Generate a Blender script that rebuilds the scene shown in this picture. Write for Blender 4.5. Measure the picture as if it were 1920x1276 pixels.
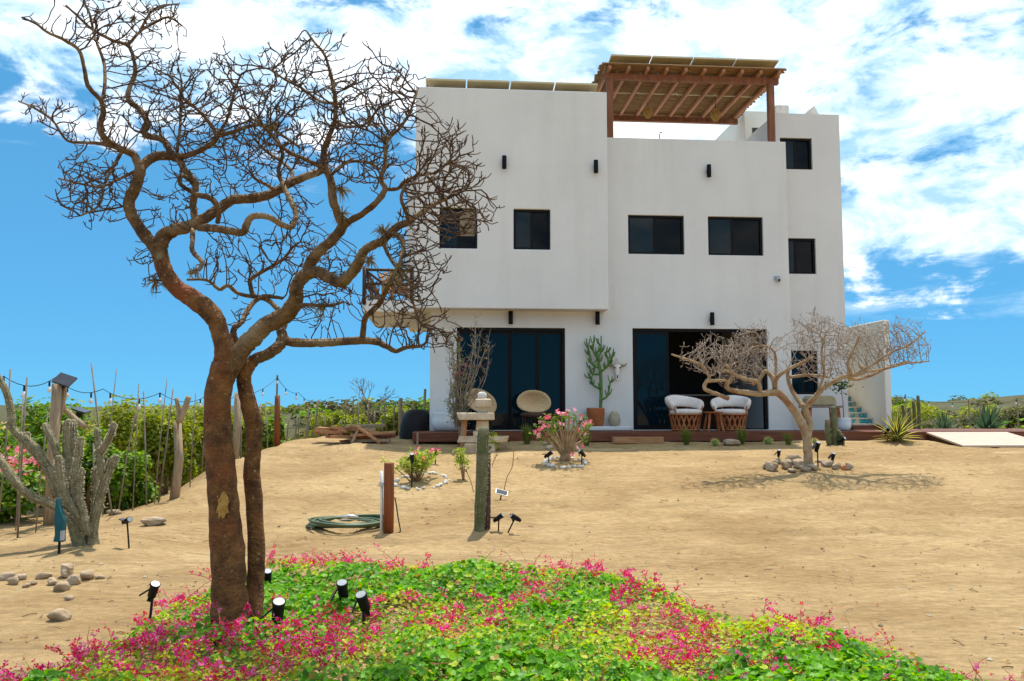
import bpy, math, random
import numpy as np
from mathutils import Vector, Matrix, noise, Euler
random.seed(7); np.random.seed(7)
for o in list(bpy.data.objects): bpy.data.objects.remove(o, do_unlink=True)
scene = bpy.context.scene
COL = scene.collection
PI = math.pi; RAD = math.radians

# ------------------------------------------------------------------ camera
F_PX = 1600.0; HOR = 770.0; EYE = 1.6
PITCH = math.atan((HOR - 638.0) / F_PX)
cd = bpy.data.cameras.new('camera'); cam = bpy.data.objects.new('camera', cd); COL.objects.link(cam)
cd.sensor_width = 36.0; cd.lens = 36.0 * F_PX / 1920.0; cd.clip_end = 5000; cd.clip_start = 0.05
cam.location = (0, 0, EYE); cam.rotation_euler = (PI/2 + PITCH, 0, 0)
scene.camera = cam

# ------------------------------------------------------------------ light
SUN_EL = 72.0; SUN_AZ = 14.0         # azimuth measured from +Y (behind the house) towards +X
EXPOSURE = 0.43
scene.view_settings.view_transform = 'Standard'; scene.view_settings.look = 'None'
scene.view_settings.exposure = EXPOSURE; scene.view_settings.gamma = 1.0
scene.view_settings.use_curve_mapping = False
world = bpy.data.worlds.new('World'); scene.world = world; world.use_nodes = True
def build_world():
    nt = world.node_tree; N = nt.nodes; L = nt.links
    for n in list(N): N.remove(n)
    def math_(op, a, b=None, c=None, clamp=False):
        n = N.new('ShaderNodeMath'); n.operation = op; n.use_clamp = clamp
        for i, v in enumerate((a, b, c)):
            if v is None: continue
            if isinstance(v, (int, float)): n.inputs[i].default_value = v
            else: L.new(v, n.inputs[i])
        return n.outputs[0]
    sky = N.new('ShaderNodeTexSky'); sky.sky_type = 'NISHITA'; sky.sun_disc = False
    sky.sun_elevation = RAD(SUN_EL); sky.sun_rotation = RAD(SUN_AZ)
    sky.air_density = 0.55; sky.dust_density = 0.0; sky.ozone_density = 3.0; sky.altitude = 0
    hs = N.new('ShaderNodeHueSaturation'); hs.inputs['Saturation'].default_value = 1.0; hs.inputs['Value'].default_value = 1.0
    L.new(sky.outputs[0], hs.inputs['Color'])
    gm = N.new('ShaderNodeGamma'); gm.inputs[1].default_value = .30; L.new(hs.outputs[0], gm.inputs[0])
    tint = N.new('ShaderNodeMix'); tint.data_type = 'RGBA'; tint.blend_type = 'MULTIPLY'; tint.inputs[0].default_value = 1.0
    L.new(gm.outputs[0], tint.inputs[6]); tint.inputs[7].default_value = (.76, 2.42, 3.80, 1)
    tc = N.new('ShaderNodeTexCoord')
    sep = N.new('ShaderNodeSeparateXYZ'); L.new(tc.outputs['Generated'], sep.inputs[0])
    x, y, z = sep.outputs
    def nz(scale, sx, sz, detail, rough, off, dist=0.0):
        m = N.new('ShaderNodeMapping'); m.inputs['Scale'].default_value = (sx, sx, sz); m.inputs['Location'].default_value = off
        L.new(tc.outputs['Generated'], m.inputs[0])
        t = N.new('ShaderNodeTexNoise'); t.inputs['Scale'].default_value = scale; t.inputs['Detail'].default_value = detail
        t.inputs['Roughness'].default_value = rough; t.inputs['Distortion'].default_value = dist
        L.new(m.outputs[0], t.inputs[0]); return t.outputs['Fac']
    big = nz(3.0, 1.0, 2.2, 4, .5, (3.1, 1.7, .4))
    fine = nz(11.0, 1.0, 1.9, 9, .62, (0.3, 5.2, 1.1), .35)
    streak = nz(5.0, 1.0, 5.5, 7, .6, (2.0, .3, 2.1), .3)
    # lower edge of the cloud bank: higher on the left (-x), lower on the right
    eb = math_('MULTIPLY_ADD', x, -0.22, 0.235)
    lift = math_('MULTIPLY', math_('SUBTRACT', z, eb), 4.2)
    lift = math_('MINIMUM', lift, 0.205)
    s = math_('ADD', math_('MULTIPLY', math_('SUBTRACT', big, .5), 1.1), math_('MULTIPLY', math_('SUBTRACT', fine, .5), 1.25))
    s = math_('ADD', s, math_('MULTIPLY', math_('SUBTRACT', streak, .5), .75))
    s = math_('ADD', s, lift)
    mask = N.new('ShaderNodeMapRange'); mask.interpolation_type = 'SMOOTHSTEP'
    L.new(s, mask.inputs[0]); mask.inputs[1].default_value = -.01; mask.inputs[2].default_value = .21
    # thin wisps below the bank
    w = N.new('ShaderNodeMapRange'); w.interpolation_type = 'SMOOTHSTEP'
    L.new(math_('ADD', streak, math_('MULTIPLY', lift, .25)), w.inputs[0]); w.inputs[1].default_value = .50; w.inputs[2].default_value = .70
    w.inputs[4].default_value = .55
    mk = math_('MAXIMUM', mask.outputs[0], w.outputs[0])
    up = N.new('ShaderNodeMapRange'); L.new(z, up.inputs[0]); up.inputs[1].default_value = .03; up.inputs[2].default_value = .13
    mk = math_('MULTIPLY', mk, up.outputs[0])
    # cloud colour: white with faint blue-grey bellies
    cr = N.new('ShaderNodeMix'); cr.data_type = 'RGBA'
    cm = N.new('ShaderNodeMapRange'); L.new(fine, cm.inputs[0]); cm.inputs[1].default_value = .40; cm.inputs[2].default_value = .66
    L.new(cm.outputs[0], cr.inputs[0]); cr.inputs[6].default_value = (3.6, 6.0, 8.4, 1); cr.inputs[7].default_value = (12.0, 12.0, 12.0, 1)
    mix = N.new('ShaderNodeMix'); mix.data_type = 'RGBA'
    L.new(mk, mix.inputs[0]); L.new(tint.outputs[2], mix.inputs[6]); L.new(cr.outputs[2], mix.inputs[7])
    bg = N.new('ShaderNodeBackground'); bg.inputs[1].default_value = 0.10
    L.new(mix.outputs[2], bg.inputs[0])
    out = N.new('ShaderNodeOutputWorld'); L.new(bg.outputs[0], out.inputs[0])
build_world()
sl = bpy.data.lights.new('sun', 'SUN'); sl.energy = 4.2; sl.angle = RAD(0.5); sl.color = (1.0, .955, .88)
sun = bpy.data.objects.new('sun', sl); COL.objects.link(sun)
sd = Vector((math.sin(RAD(SUN_AZ))*math.cos(RAD(SUN_EL)), math.cos(RAD(SUN_AZ))*math.cos(RAD(SUN_EL)), math.sin(RAD(SUN_EL))))
sun.rotation_euler = (-sd).to_track_quat('-Z', 'Y').to_euler(); sun.location = (0, 0, 30)

# ------------------------------------------------------------------ materials
def M(name, c1, c2=None, rough=.85, scale=5.0, bump=0.0, bscale=None, spec=.3, detail=6, stretch=None, metal=0.0, c3=None, s3=1.2, coat=0, bdist=.02, speck=None):
    m = bpy.data.materials.new(name); m.use_nodes = True
    nt = m.node_tree; N = nt.nodes; L = nt.links; b = N['Principled BSDF']
    b.inputs['Roughness'].default_value = rough; b.inputs['Specular IOR Level'].default_value = spec
    b.inputs['Metallic'].default_value = metal
    if coat: b.inputs['Coat Weight'].default_value = coat
    if c2 is None: c2 = tuple(min(1, v*1.22) for v in c1); c1 = tuple(v*.82 for v in c1)
    tc = N.new('ShaderNodeTexCoord'); mp = N.new('ShaderNodeMapping'); L.new(tc.outputs['Object'], mp.inputs[0])
    if stretch: mp.inputs['Scale'].default_value = stretch
    nz = N.new('ShaderNodeTexNoise'); nz.inputs['Scale'].default_value = scale; nz.inputs['Detail'].default_value = detail; nz.inputs['Roughness'].default_value = .62
    L.new(mp.outputs[0], nz.inputs[0])
    r = N.new('ShaderNodeValToRGB'); r.color_ramp.elements[0].position = .34; r.color_ramp.elements[1].position = .66
    r.color_ramp.elements[0].color = (*c1, 1); r.color_ramp.elements[1].color = (*c2, 1)
    L.new(nz.outputs['Fac'], r.inputs[0]); outc = r.outputs[0]
    if c3:
        n3 = N.new('ShaderNodeTexNoise'); n3.inputs['Scale'].default_value = s3; n3.inputs['Detail'].default_value = 5
        L.new(mp.outputs[0], n3.inputs[0])
        mr = N.new('ShaderNodeMapRange'); mr.inputs[1].default_value = .52; mr.inputs[2].default_value = .68; L.new(n3.outputs['Fac'], mr.inputs[0])
        mx = N.new('ShaderNodeMix'); mx.data_type = 'RGBA'; L.new(mr.outputs[0], mx.inputs[0]); L.new(outc, mx.inputs[6]); mx.inputs[7].default_value = (*c3, 1)
        outc = mx.outputs[2]
    if speck:
        cs, ss, thr = speck
        n4 = N.new('ShaderNodeTexNoise'); n4.inputs['Scale'].default_value = ss; n4.inputs['Detail'].default_value = 3; L.new(mp.outputs[0], n4.inputs[0])
        m4 = N.new('ShaderNodeMapRange'); m4.inputs[1].default_value = thr; m4.inputs[2].default_value = thr+.05; L.new(n4.outputs['Fac'], m4.inputs[0])
        x4 = N.new('ShaderNodeMix'); x4.data_type = 'RGBA'; L.new(m4.outputs[0], x4.inputs[0]); L.new(outc, x4.inputs[6]); x4.inputs[7].default_value = (*cs, 1); outc = x4.outputs[2]
    L.new(outc, b.inputs['Base Color'])
    if bump:
        n2 = N.new('ShaderNodeTexNoise'); n2.inputs['Scale'].default_value = bscale or scale*4; n2.inputs['Detail'].default_value = 8
        L.new(mp.outputs[0], n2.inputs[0])
        bp = N.new('ShaderNodeBump'); bp.inputs['Strength'].default_value = bump; bp.inputs['Distance'].default_value = bdist
        L.new(n2.outputs['Fac'], bp.inputs['Height']); L.new(bp.outputs[0], b.inputs['Normal'])
    return m
def leafmat(name, rough=.5, trans=.45, spec=.35, boost=1.0):
    m = bpy.data.materials.new(name); m.use_nodes = True
    nt = m.node_tree; N = nt.nodes; L = nt.links; b = N['Principled BSDF']; out = N['Material Output']
    at = N.new('ShaderNodeAttribute'); at.attribute_name = 'Col'
    L.new(at.outputs['Color'], b.inputs['Base Color']); b.inputs['Roughness'].default_value = rough; b.inputs['Specular IOR Level'].default_value = spec
    tr = N.new('ShaderNodeBsdfTranslucent')
    hs = N.new('ShaderNodeHueSaturation'); hs.inputs['Value'].default_value = 1.5*boost; hs.inputs['Saturation'].default_value = 1.1; L.new(at.outputs['Color'], hs.inputs['Color'])
    L.new(hs.outputs[0], tr.inputs[0])
    mx = N.new('ShaderNodeMixShader'); mx.inputs[0].default_value = trans
    L.new(b.outputs[0], mx.inputs[1]); L.new(tr.outputs[0], mx.inputs[2]); L.new(mx.outputs[0], out.inputs[0])
    return m

def sand_material():
    m = bpy.data.materials.new('sand'); m.use_nodes = True
    nt = m.node_tree; N = nt.nodes; L = nt.links; b = N['Principled BSDF']
    b.inputs['Roughness'].default_value = .95; b.inputs['Specular IOR Level'].default_value = .1
    tc = N.new('ShaderNodeTexCoord')
    def nz(scale, sx=1, sy=1, detail=8, rough=.6, dist=0):
        mp = N.new('ShaderNodeMapping'); mp.inputs['Scale'].default_value = (sx, sy, 1); L.new(tc.outputs['Object'], mp.inputs[0])
        t = N.new('ShaderNodeTexNoise'); t.inputs['Scale'].default_value = scale; t.inputs['Detail'].default_value = detail; t.inputs['Roughness'].default_value = rough
        t.inputs['Distortion'].default_value = dist
        L.new(mp.outputs[0], t.inputs[0]); return t.outputs['Fac']
    def ramp(f, p0, p1, c0, c1):
        r = N.new('ShaderNodeValToRGB'); r.color_ramp.elements[0].position = p0; r.color_ramp.elements[1].position = p1
        r.color_ramp.elements[0].color = (*c0, 1); r.color_ramp.elements[1].color = (*c1, 1); L.new(f, r.inputs[0]); return r.outputs[0]
    def mixc(f, a, bb, t='MIX'):
        n = N.new('ShaderNodeMix'); n.data_type = 'RGBA'; n.blend_type = t
        if isinstance(f, float): n.inputs[0].default_value = f
        else: L.new(f, n.inputs[0])
        L.new(a, n.inputs[6])
        if isinstance(bb, tuple): n.inputs[7].default_value = (*bb, 1)
        else: L.new(bb, n.inputs[7])
        return n.outputs[2]
    def mr(f, a, bb, lo=0., hi=1.):
        n = N.new('ShaderNodeMapRange'); L.new(f, n.inputs[0]); n.inputs[1].default_value = a; n.inputs[2].default_value = bb; n.inputs[3].default_value = lo; n.inputs[4].default_value = hi; return n.outputs[0]
    base = ramp(nz(.55, 1, 1.3), .35, .65, (.36, .232, .105), (.53, .370, .185))
    fine = ramp(nz(16, .6, 1.0, 10, .75), .3, .7, (.50, .48, .44), (1.12, 1.12, 1.12))
    col = mixc(.8, base, fine, 'MULTIPLY')
    grit = mr(nz(75, 1, 1, 4, .7), .66, .74)
    col = mixc(grit, col, (.15, .10, .06))
    track = mr(nz(1.5, .22, 1.5, 6, .62, .6), .55, .68, 0, .7)     # trodden streaks
    col = mixc(track, col, (.27, .180, .088))
    st2 = mr(nz(5.5, .16, 1.5, 7, .65, .8), .60, .67, 0, .5)      # thin dark scuffs and wheel scrapes
    col = mixc(st2, col, (.20, .130, .060))
    pale = mr(nz(2.2, .35, 1.2, 6, .6, .3), .58, .72, 0, .45)
    col = mixc(pale, col, (.60, .45, .255))
    L.new(col, b.inputs['Base Color'])
    n1 = nz(9, .5, 1, 9, .7, .4); n2 = nz(48, 1, 1, 6, .7)
    bp = N.new('ShaderNodeBump'); bp.inputs['Strength'].default_value = .9; bp.inputs['Distance'].default_value = .07; L.new(n1, bp.inputs['Height'])
    bp2 = N.new('ShaderNodeBump'); bp2.inputs['Strength'].default_value = .6; bp2.inputs['Distance'].default_value = .012; L.new(n2, bp2.inputs['Height']); L.new(bp.outputs[0], bp2.inputs['Normal'])
    L.new(bp2.outputs[0], b.inputs['Normal'])
    return m

def stucco_material(name, c=(.70, .685, .655)):
    m = bpy.data.materials.new(name); m.use_nodes = True
    nt = m.node_tree; N = nt.nodes; L = nt.links; b = N['Principled BSDF']
    b.inputs['Roughness'].default_value = .9; b.inputs['Specular IOR Level'].default_value = .15
    tc = N.new('ShaderNodeTexCoord')
    def nz(scale, sc=(1, 1, 1), detail=6):
        mp = N.new('ShaderNodeMapping'); mp.inputs['Scale'].default_value = sc; L.new(tc.outputs['Object'], mp.inputs[0])
        t = N.new('ShaderNodeTexNoise'); t.inputs['Scale'].default_value = scale; t.inputs['Detail'].default_value = detail; t.inputs['Roughness'].default_value = .6
        L.new(mp.outputs[0], t.inputs[0]); return t.outputs['Fac']
    r = N.new('ShaderNodeValToRGB'); r.color_ramp.elements[0].position = .3; r.color_ramp.elements[1].position = .7
    r.color_ramp.elements[0].color = (*[v*.90 for v in c], 1); r.color_ramp.elements[1].color = (*c, 1); L.new(nz(.55), r.inputs[0])
    r2 = N.new('ShaderNodeValToRGB'); r2.color_ramp.elements[0].position = .33; r2.color_ramp.elements[1].position = .5
    r2.color_ramp.elements[0].color = (.95, .945, .93, 1); r2.color_ramp.elements[1].color = (1, 1, 1, 1); L.new(nz(1.6, (1.6, 1.6, .12)), r2.inputs[0])
    mx = N.new('ShaderNodeMix'); mx.data_type = 'RGBA'; mx.blend_type = 'MULTIPLY'; mx.inputs[0].default_value = .8
    L.new(r.outputs[0], mx.inputs[6]); L.new(r2.outputs[0], mx.inputs[7]); L.new(mx.outputs[2], b.inputs['Base Color'])
    bp = N.new('ShaderNodeBump'); bp.inputs['Strength'].default_value = .35; bp.inputs['Distance'].default_value = .008
    L.new(nz(26), bp.inputs['Height'])
    bp2 = N.new('ShaderNodeBump'); bp2.inputs['Strength'].default_value = .3; bp2.inputs['Distance'].default_value = .03
    L.new(nz(2.2), bp2.inputs['Height']); L.new(bp.outputs[0], bp2.inputs['Normal']); L.new(bp2.outputs[0], b.inputs['Normal'])
    return m
def glass_material(name, tint, mixf):
    m = bpy.data.materials.new(name); m.use_nodes = True
    nt = m.node_tree; N = nt.nodes; L = nt.links; b = N['Principled BSDF']; out = N['Material Output']
    b.inputs['Base Color'].default_value = (*tint, 1); b.inputs['Roughness'].default_value = .03; b.inputs['Specular IOR Level'].default_value = .22
    nz = N.new('ShaderNodeTexNoise'); nz.inputs['Scale'].default_value = .8; tc = N.new('ShaderNodeTexCoord'); L.new(tc.outputs['Object'], nz.inputs[0])
    bp = N.new('ShaderNodeBump'); bp.inputs['Strength'].default_value = .12; bp.inputs['Distance'].default_value = .02; L.new(nz.outputs['Fac'], bp.inputs['Height']); L.new(bp.outputs[0], b.inputs['Normal'])
    tr = N.new('ShaderNodeBsdfTransparent'); tr.inputs[0].default_value = (.10, .13, .14, 1)
    mx = N.new('ShaderNodeMixShader'); mx.inputs[0].default_value = mixf; L.new(b.outputs[0], mx.inputs[1]); L.new(tr.outputs[0], mx.inputs[2]); L.new(mx.outputs[0], out.inputs[0])
    return m

MT = dict(
 sand=sand_material(), stucco=stucco_material('stucco'), stucco_cream=stucco_material('stucco_cream', (.76, .73, .64)),
 glass=glass_material('window_glass', (.0015, .011, .017), .08), glass_dark=glass_material('dark_glass', (.002, .004, .006), .45),  # teal of window_glass paints the sky's reflection into the base colour
 black=M('black_metal', (.005, .005, .006), (.009, .009, .009), .5, 20, spec=.12),
 blackplastic=M('black_plastic', (.008, .008, .009), (.014, .014, .014), .6, 20, .1, spec=.15),
 interior=M('interior_shade', (.045, .042, .040), (.06, .055, .05), .9),  # near-black so the colour itself carries the darkness of the rooms
 deck=M('deck_wood', (.105, .030, .014), (.19, .062, .028), .6, 3, .25, 20, stretch=(.6, 8, 8)),
 ramp=M('ramp_wood', (.50, .36, .27), (.63, .48, .38), .75, 3, .25, 20, stretch=(1, 9, 9)),
 beam=M('beam_wood', (.17, .065, .032), (.27, .115, .06), .75, 4, .3, 20, stretch=(3, 3, .6)),
 rafter=M('rafter_wood', (.30, .135, .062), (.42, .21, .105), .75, 4, .3, 20, stretch=(4, .6, 4)),
 cane=M('cane', (.16, .080, .028), (.30, .17, .065), .75, 8, .3, 30, stretch=(.4, 6, 6)),
 darkwood=M('dark_wood', (.035, .016, .009), (.07, .03, .016), .6, 5, .2, 20),
 redpost=M('stained_post', (.165, .042, .010), (.27, .078, .022), .6, 5, .35, 18, stretch=(5, 5, .5)),
 oldwood=M('old_wood', (.25, .17, .10), (.40, .30, .19), .9, 5, .5, 18, stretch=(5, 5, .6)),
 greywood=M('grey_wood', (.17, .13, .095), (.30, .24, .18), .9, 6, .6, 20, stretch=(5, 5, .7)),
 pilewood=M('pile_wood', (.30, .13, .055), (.46, .25, .12), .85, 4, .4, 16, stretch=(.8, 6, 6)),
 bark=M('bark', (.060, .022, .007), (.245, .105, .030), .8, 9, 1.0, 40, c3=(.22, .062, .018), s3=3.0, bdist=.03, speck=((.34, .25, .15), 42, .665)),
 bark_limb=M('limb_bark', (.060, .028, .010), (.225, .125, .052), .85, 9, 1.0, 40, c3=(.30, .205, .11), s3=4.0, bdist=.03, speck=((.36, .28, .18), 42, .67)),
 bark_small=M('pale_bark', (.25, .165, .085), (.44, .32, .19), .85, 8, .7, 30, c3=(.24, .10, .04), s3=3),
 twig=M('twig_bark', (.050, .026, .014), (.115, .066, .034), .85, 6),
 twig_small=M('pale_twig', (.24, .18, .135), (.39, .31, .245), .85, 6),
 scar=M('bark_scar', (.34, .16, .03), (.52, .30, .08), .85, 20, .6),
 cactus=M('cactus_skin', (.15, .13, .062), (.32, .275, .16), .85, 14, .6, 60),
 cactus_green=M('green_cactus', (.070, .080, .026), (.150, .150, .065), .7, 9, .3, 40, c3=(.20, .17, .10), s3=4),
 cactus_brown=M('brown_cactus', (.060, .028, .018), (.115, .060, .040), .75, 9, .4, 40),
 spine=M('cactus_spine', (.55, .48, .36), (.70, .62, .48), .8),
 euph=M('euphorbia_skin', (.060, .135, .022), (.12, .23, .05), .6, 9, .2, 30),
 terracotta=M('terracotta', (.30, .085, .022), (.40, .135, .045), .75, 5, .2, 30),
 clay=M('pale_clay', (.33, .29, .19), (.44, .40, .28), .85, 5, .3, 30),
 whitepot=M('white_glaze', (.66, .70, .70), (.76, .79, .79), .35, 4, spec=.5),
 cushion=M('cream_leather', (.62, .53, .47), (.74, .66, .60), .75, 5, .25, 14),
 cedar=M('cedar_strip', (.26, .075, .025), (.44, .16, .055), .7, 6, .3, 20),
 rattan=M('rattan', (.47, .30, .145), (.62, .43, .23), .75, 30, .7, 90, bdist=.01),
 stone=M('warm_stone', (.42, .31, .19), (.62, .50, .36), .9, 5, .7, 20),
 stonew=M('pale_stone', (.55, .52, .46), (.74, .71, .65), .85, 6, .5, 20),
 rock=M('desert_rock', (.28, .19, .11), (.50, .385, .26), .9, 4, .8, 14, c3=(.26, .24, .20), s3=2, bdist=.03),
 redrock=M('red_rock', (.34, .10, .04), (.46, .18, .08), .9, 5, .6),
 bone=M('bone', (.66, .62, .55), (.80, .77, .70), .8, 8, .2),
 horn=M('horn', (.20, .13, .06), (.36, .26, .14), .6, 8),
 hose=M('green_hose', (.055, .085, .040), (.095, .13, .065), .45, 6, spec=.5),
 pipe=M('white_pipe', (.70, .70, .68), (.78, .78, .76), .5),
 teal=M('teal_fabric', (.004, .065, .085), (.01, .10, .12), .6, 5),
 solar=M('solar_cells', (.01, .012, .02), (.02, .025, .04), .2, 8, spec=.6),
 solarback=M('solar_backsheet', (.50, .43, .26), (.58, .50, .31), .7, 2),
 alu=M('aluminium', (.55, .55, .54), (.66, .66, .65), .4, 5, metal=.7),
 lampwhite=M('lamp_lens', (.30, .31, .33), (.42, .42, .42), .25, 5, spec=.5),
 weave=M('woven_lampshade', (.42, .23, .055), (.58, .36, .11), .8, 24, .5, 60),
 bulb=M('bulb_glass', (.62, .62, .58), (.75, .75, .70), .15, 5, spec=.6),
 tileb=M('turquoise_tile', (.01, .20, .27), (.03, .32, .36), .3, 14, spec=.3, c3=(.30, .42, .38), s3=18),
 tiley=M('ochre_tile', (.40, .27, .11), (.56, .46, .28), .3, 14, spec=.5, c3=(.10, .36, .38), s3=16),
 concrete=M('cream_concrete', (.52, .46, .36), (.62, .56, .45), .9, 5, .3, 30),
 dry=M('dry_stem', (.22, .13, .06), (.36, .23, .11), .9, 8),
 litter=M('litter', (.12, .075, .04), (.28, .19, .11), .95, 9),
 redleaf=leafmat('flower_petals', .6, .35, .2), leaf=leafmat('leaves', .48, .42, .35), bushleaf=leafmat('bush_leaves', .55, .40, .3),
 scrub=leafmat('scrub_leaves', .8, .25, .1), airplant=M('air_plant', (.16, .105, .04), (.28, .20, .09), .9, 12),
)

# ------------------------------------------------------------------ helpers
class MB:
    def __init__(s): s.v = []; s.f = []; s.c = []
    def add(s, vs, fs, col=None):
        o = len(s.v); s.v.extend([tuple(p) for p in vs]); s.f.extend([tuple(i+o for i in f) for f in fs])
        if col is not None: s.c.extend([col]*len(fs))
        return s
    def box(s, x0, x1, y0, y1, z0, z1, mat=None):
        vs = [Vector(p) for p in ((x0,y0,z0),(x1,y0,z0),(x1,y1,z0),(x0,y1,z0),(x0,y0,z1),(x1,y0,z1),(x1,y1,z1),(x0,y1,z1))]
        if mat: vs = [mat @ p for p in vs]
        return s.add(vs, [(0,3,2,1),(4,5,6,7),(0,1,5,4),(1,2,6,5),(2,3,7,6),(3,0,4,7)])
    def bar(s, a, b, w, h, up=Vector((0,0,1))):
        a = Vector(a); b = Vector(b); d = (b-a).normalized(); x = d.cross(up)
        if x.length < 1e-4: x = d.cross(Vector((0,1,0)))
        x.normalize(); u = x.cross(d)
        vs = []
        for p in (a, b):
            for sx, su in ((-1,-1),(1,-1),(1,1),(-1,1)): vs.append(p + x*sx*w/2 + u*su*h/2)
        return s.add(vs, [(0,1,2,3),(7,6,5,4),(0,4,5,1),(1,5,6,2),(2,6,7,3),(3,7,4,0)])
    def tube(s, pts, rad, n=8, ribs=0, ribd=.18, cap=True, lump=0, seed=0, jit=0):
        pts = [Vector(p) for p in pts]; k = len(pts)
        if not hasattr(rad, '__len__'): rad = [rad]*k
        T = [(pts[min(i+1,k-1)]-pts[max(i-1,0)]) for i in range(k)]
        T = [t.normalized() if t.length > 1e-9 else Vector((0,0,1)) for t in T]
        up = Vector((0,0,1)) if abs(T[0].z) < .9 else Vector((1,0,0))
        x = T[0].cross(up).normalized(); vs = []
        for i in range(k):
            x = (x - T[i]*x.dot(T[i]));
            if x.length < 1e-6: x = T[i].orthogonal()
            x.normalize(); y = T[i].cross(x)
            for j in range(n):
                a = 2*PI*j/n; r = rad[i]
                if ribs: r *= 1 - ribd*(.5-.5*math.cos(a*ribs))
                d = x*math.cos(a)+y*math.sin(a)
                if lump:
                    q = pts[i]+d*r
                    r *= 1 + lump*noise.noise(q*3.2/max(.05, rad[0]*8)+Vector((seed,0,0))) + .5*lump*noise.noise(q*11+Vector((0,seed,0)))
                vs.append(pts[i]+d*r)
        fs = [(i*n+j, i*n+(j+1)%n, (i+1)*n+(j+1)%n, (i+1)*n+j) for i in range(k-1) for j in range(n)]
        if cap: fs += [tuple(range(n-1,-1,-1)), tuple((k-1)*n+j for j in range(n))]
        return s.add(vs, fs)
    def lathe(s, prof, n=20, c=(0,0,0), mat=None, cap=True):
        vs = []
        for r, z in prof:
            for j in range(n):
                p = Vector((c[0]+r*math.cos(2*PI*j/n), c[1]+r*math.sin(2*PI*j/n), c[2]+z)); vs.append(mat@p if mat else p)
        k = len(prof)
        fs = [(i*n+j, i*n+(j+1)%n, (i+1)*n+(j+1)%n, (i+1)*n+j) for i in range(k-1) for j in range(n)]
        if cap: fs += [tuple(range(n-1,-1,-1)), tuple((k-1)*n+j for j in range(n))]
        return s.add(vs, fs)
    def mesh(s, name, mat, smooth=False):
        me = bpy.data.meshes.new(name); me.from_pydata(s.v, [], s.f)
        if s.c:
            at = me.attributes.new('Col', 'FLOAT_COLOR', 'FACE')
            at.data.foreach_set('color', np.array([(*c, 1) for c in s.c], dtype=np.float32).ravel())
        me.materials.append(MT[mat] if isinstance(mat, str) else mat)
        if smooth: me.polygons.foreach_set('use_smooth', [True]*len(me.polygons))
        me.update(); return me
    def build(s, name, mat, parent=None, smooth=False, bevel=0, seg=2):
        return link(name, s.mesh(name, mat, smooth), parent, bevel, seg)
def link(name, me, parent=None, bevel=0, seg=2):
    o = bpy.data.objects.new(name, me); COL.objects.link(o)
    if parent: o.parent = parent
    if bevel:
        b = o.modifiers.new('bevel', 'BEVEL'); b.width = bevel; b.segments = seg; b.limit_method = 'ANGLE'; b.angle_limit = RAD(40)
    return o
def empty(name, loc=(0,0,0), rz=0):
    o = bpy.data.objects.new(name, None); COL.objects.link(o); o.location = loc; o.rotation_euler = (0,0,rz); o.empty_display_size = .1; return o
def tag(o, label, cat, group=None):
    o['label'] = label; o['category'] = cat
    if group: o['group'] = group
    return o
def structure(o): o['kind'] = 'structure'; return o
def stuff(o): o['kind'] = 'stuff'; return o
def copy_tree(o, parent=None):
    c = o.copy(); COL.objects.link(c); c.parent = parent
    for ch in list(o.children): copy_tree(ch, c)
    return c
def smoothpath(pts, per=4):
    """Catmull-Rom through rows of numbers (any width)."""
    P = [np.array(p, float) for p in pts]; out = []
    for i in range(len(P)-1):
        p0 = P[max(i-1,0)]; p1 = P[i]; p2 = P[i+1]; p3 = P[min(i+2,len(P)-1)]
        for k in range(per):
            t = k/per
            out.append(.5*((2*p1)+(-p0+p2)*t+(2*p0-5*p1+4*p2-p3)*t*t+(-p0+3*p1-3*p2+p3)*t**3))
    out.append(P[-1]); return out
def sm(a, b, x):
    t = max(0, min(1, (x-a)/(b-a))); return t*t*(3-2*t)

# pixel of the photograph -> ray / point on ground / point at depth
SP, CP = math.sin(PITCH), math.cos(PITCH)
def ray(px, py):
    cx = (px-960)/F_PX; cy = (638-py)/F_PX
    return Vector((cx, CP - cy*SP, SP + cy*CP))
def at(px, py, Y):
    d = ray(px, py); t = Y/d.y; return Vector((0,0,EYE)) + d*t
PYS = [-400, 6, 8, 10, 12, 14, 16, 17.4, 18.4, 20, 22, 26, 32, 60, 5000]
PZS = [0, 0, 0, .06, .22, .45, .72, .87, .955, .97, .97, .75, .3, .15, .15]
MOUNDS = []     # x, y, radius, height
def G(x, y, rough=True):
    z = float(np.interp(y, PYS, PZS))
    low = min(z, .06 + .03*sm(9, 14, y))
    pad = sm(-6.2, -4.75, x + .25*noise.noise(Vector((y*.8, 3.1, 0))))
    if y > 19: pad = max(pad*1.0, 0)
    z = low + (z-low)*pad
    if rough:
        a = 1 - sm(25, 60, abs(y)) * .5
        rg = abs(noise.noise(Vector((x*1.3+7, y*4.6, 9))))
        z += (.5-rg)*.014*sm(.5, .0, rg)*sm(5, 8, y)*(1-sm(20, 24, y))
        z += (.035*noise.noise(Vector((x*.55, y*.75, 0))) + .014*noise.noise(Vector((x*2.1, y*2.9, 4))))*a*sm(3, 6, y)
        for mx, my, r, h in MOUNDS:
            d2 = ((x-mx)**2+(y-my)**2)/(r*r)
            if d2 < 6: z += h*math.exp(-d2)*(1+.25*noise.noise(Vector((x*6, y*6, 1))))
    return z
def gnd(px, py):
    d = ray(px, py); t = 3.0
    while t < 300:
        p = Vector((0,0,EYE))+d*t
        if p.z <= G(p.x, p.y, False): break
        t += .04
    p.z = G(p.x, p.y); return p
def on(px, Y):
    x = (px-960)/F_PX*Y; return Vector((x, Y, G(x, Y)))

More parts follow.
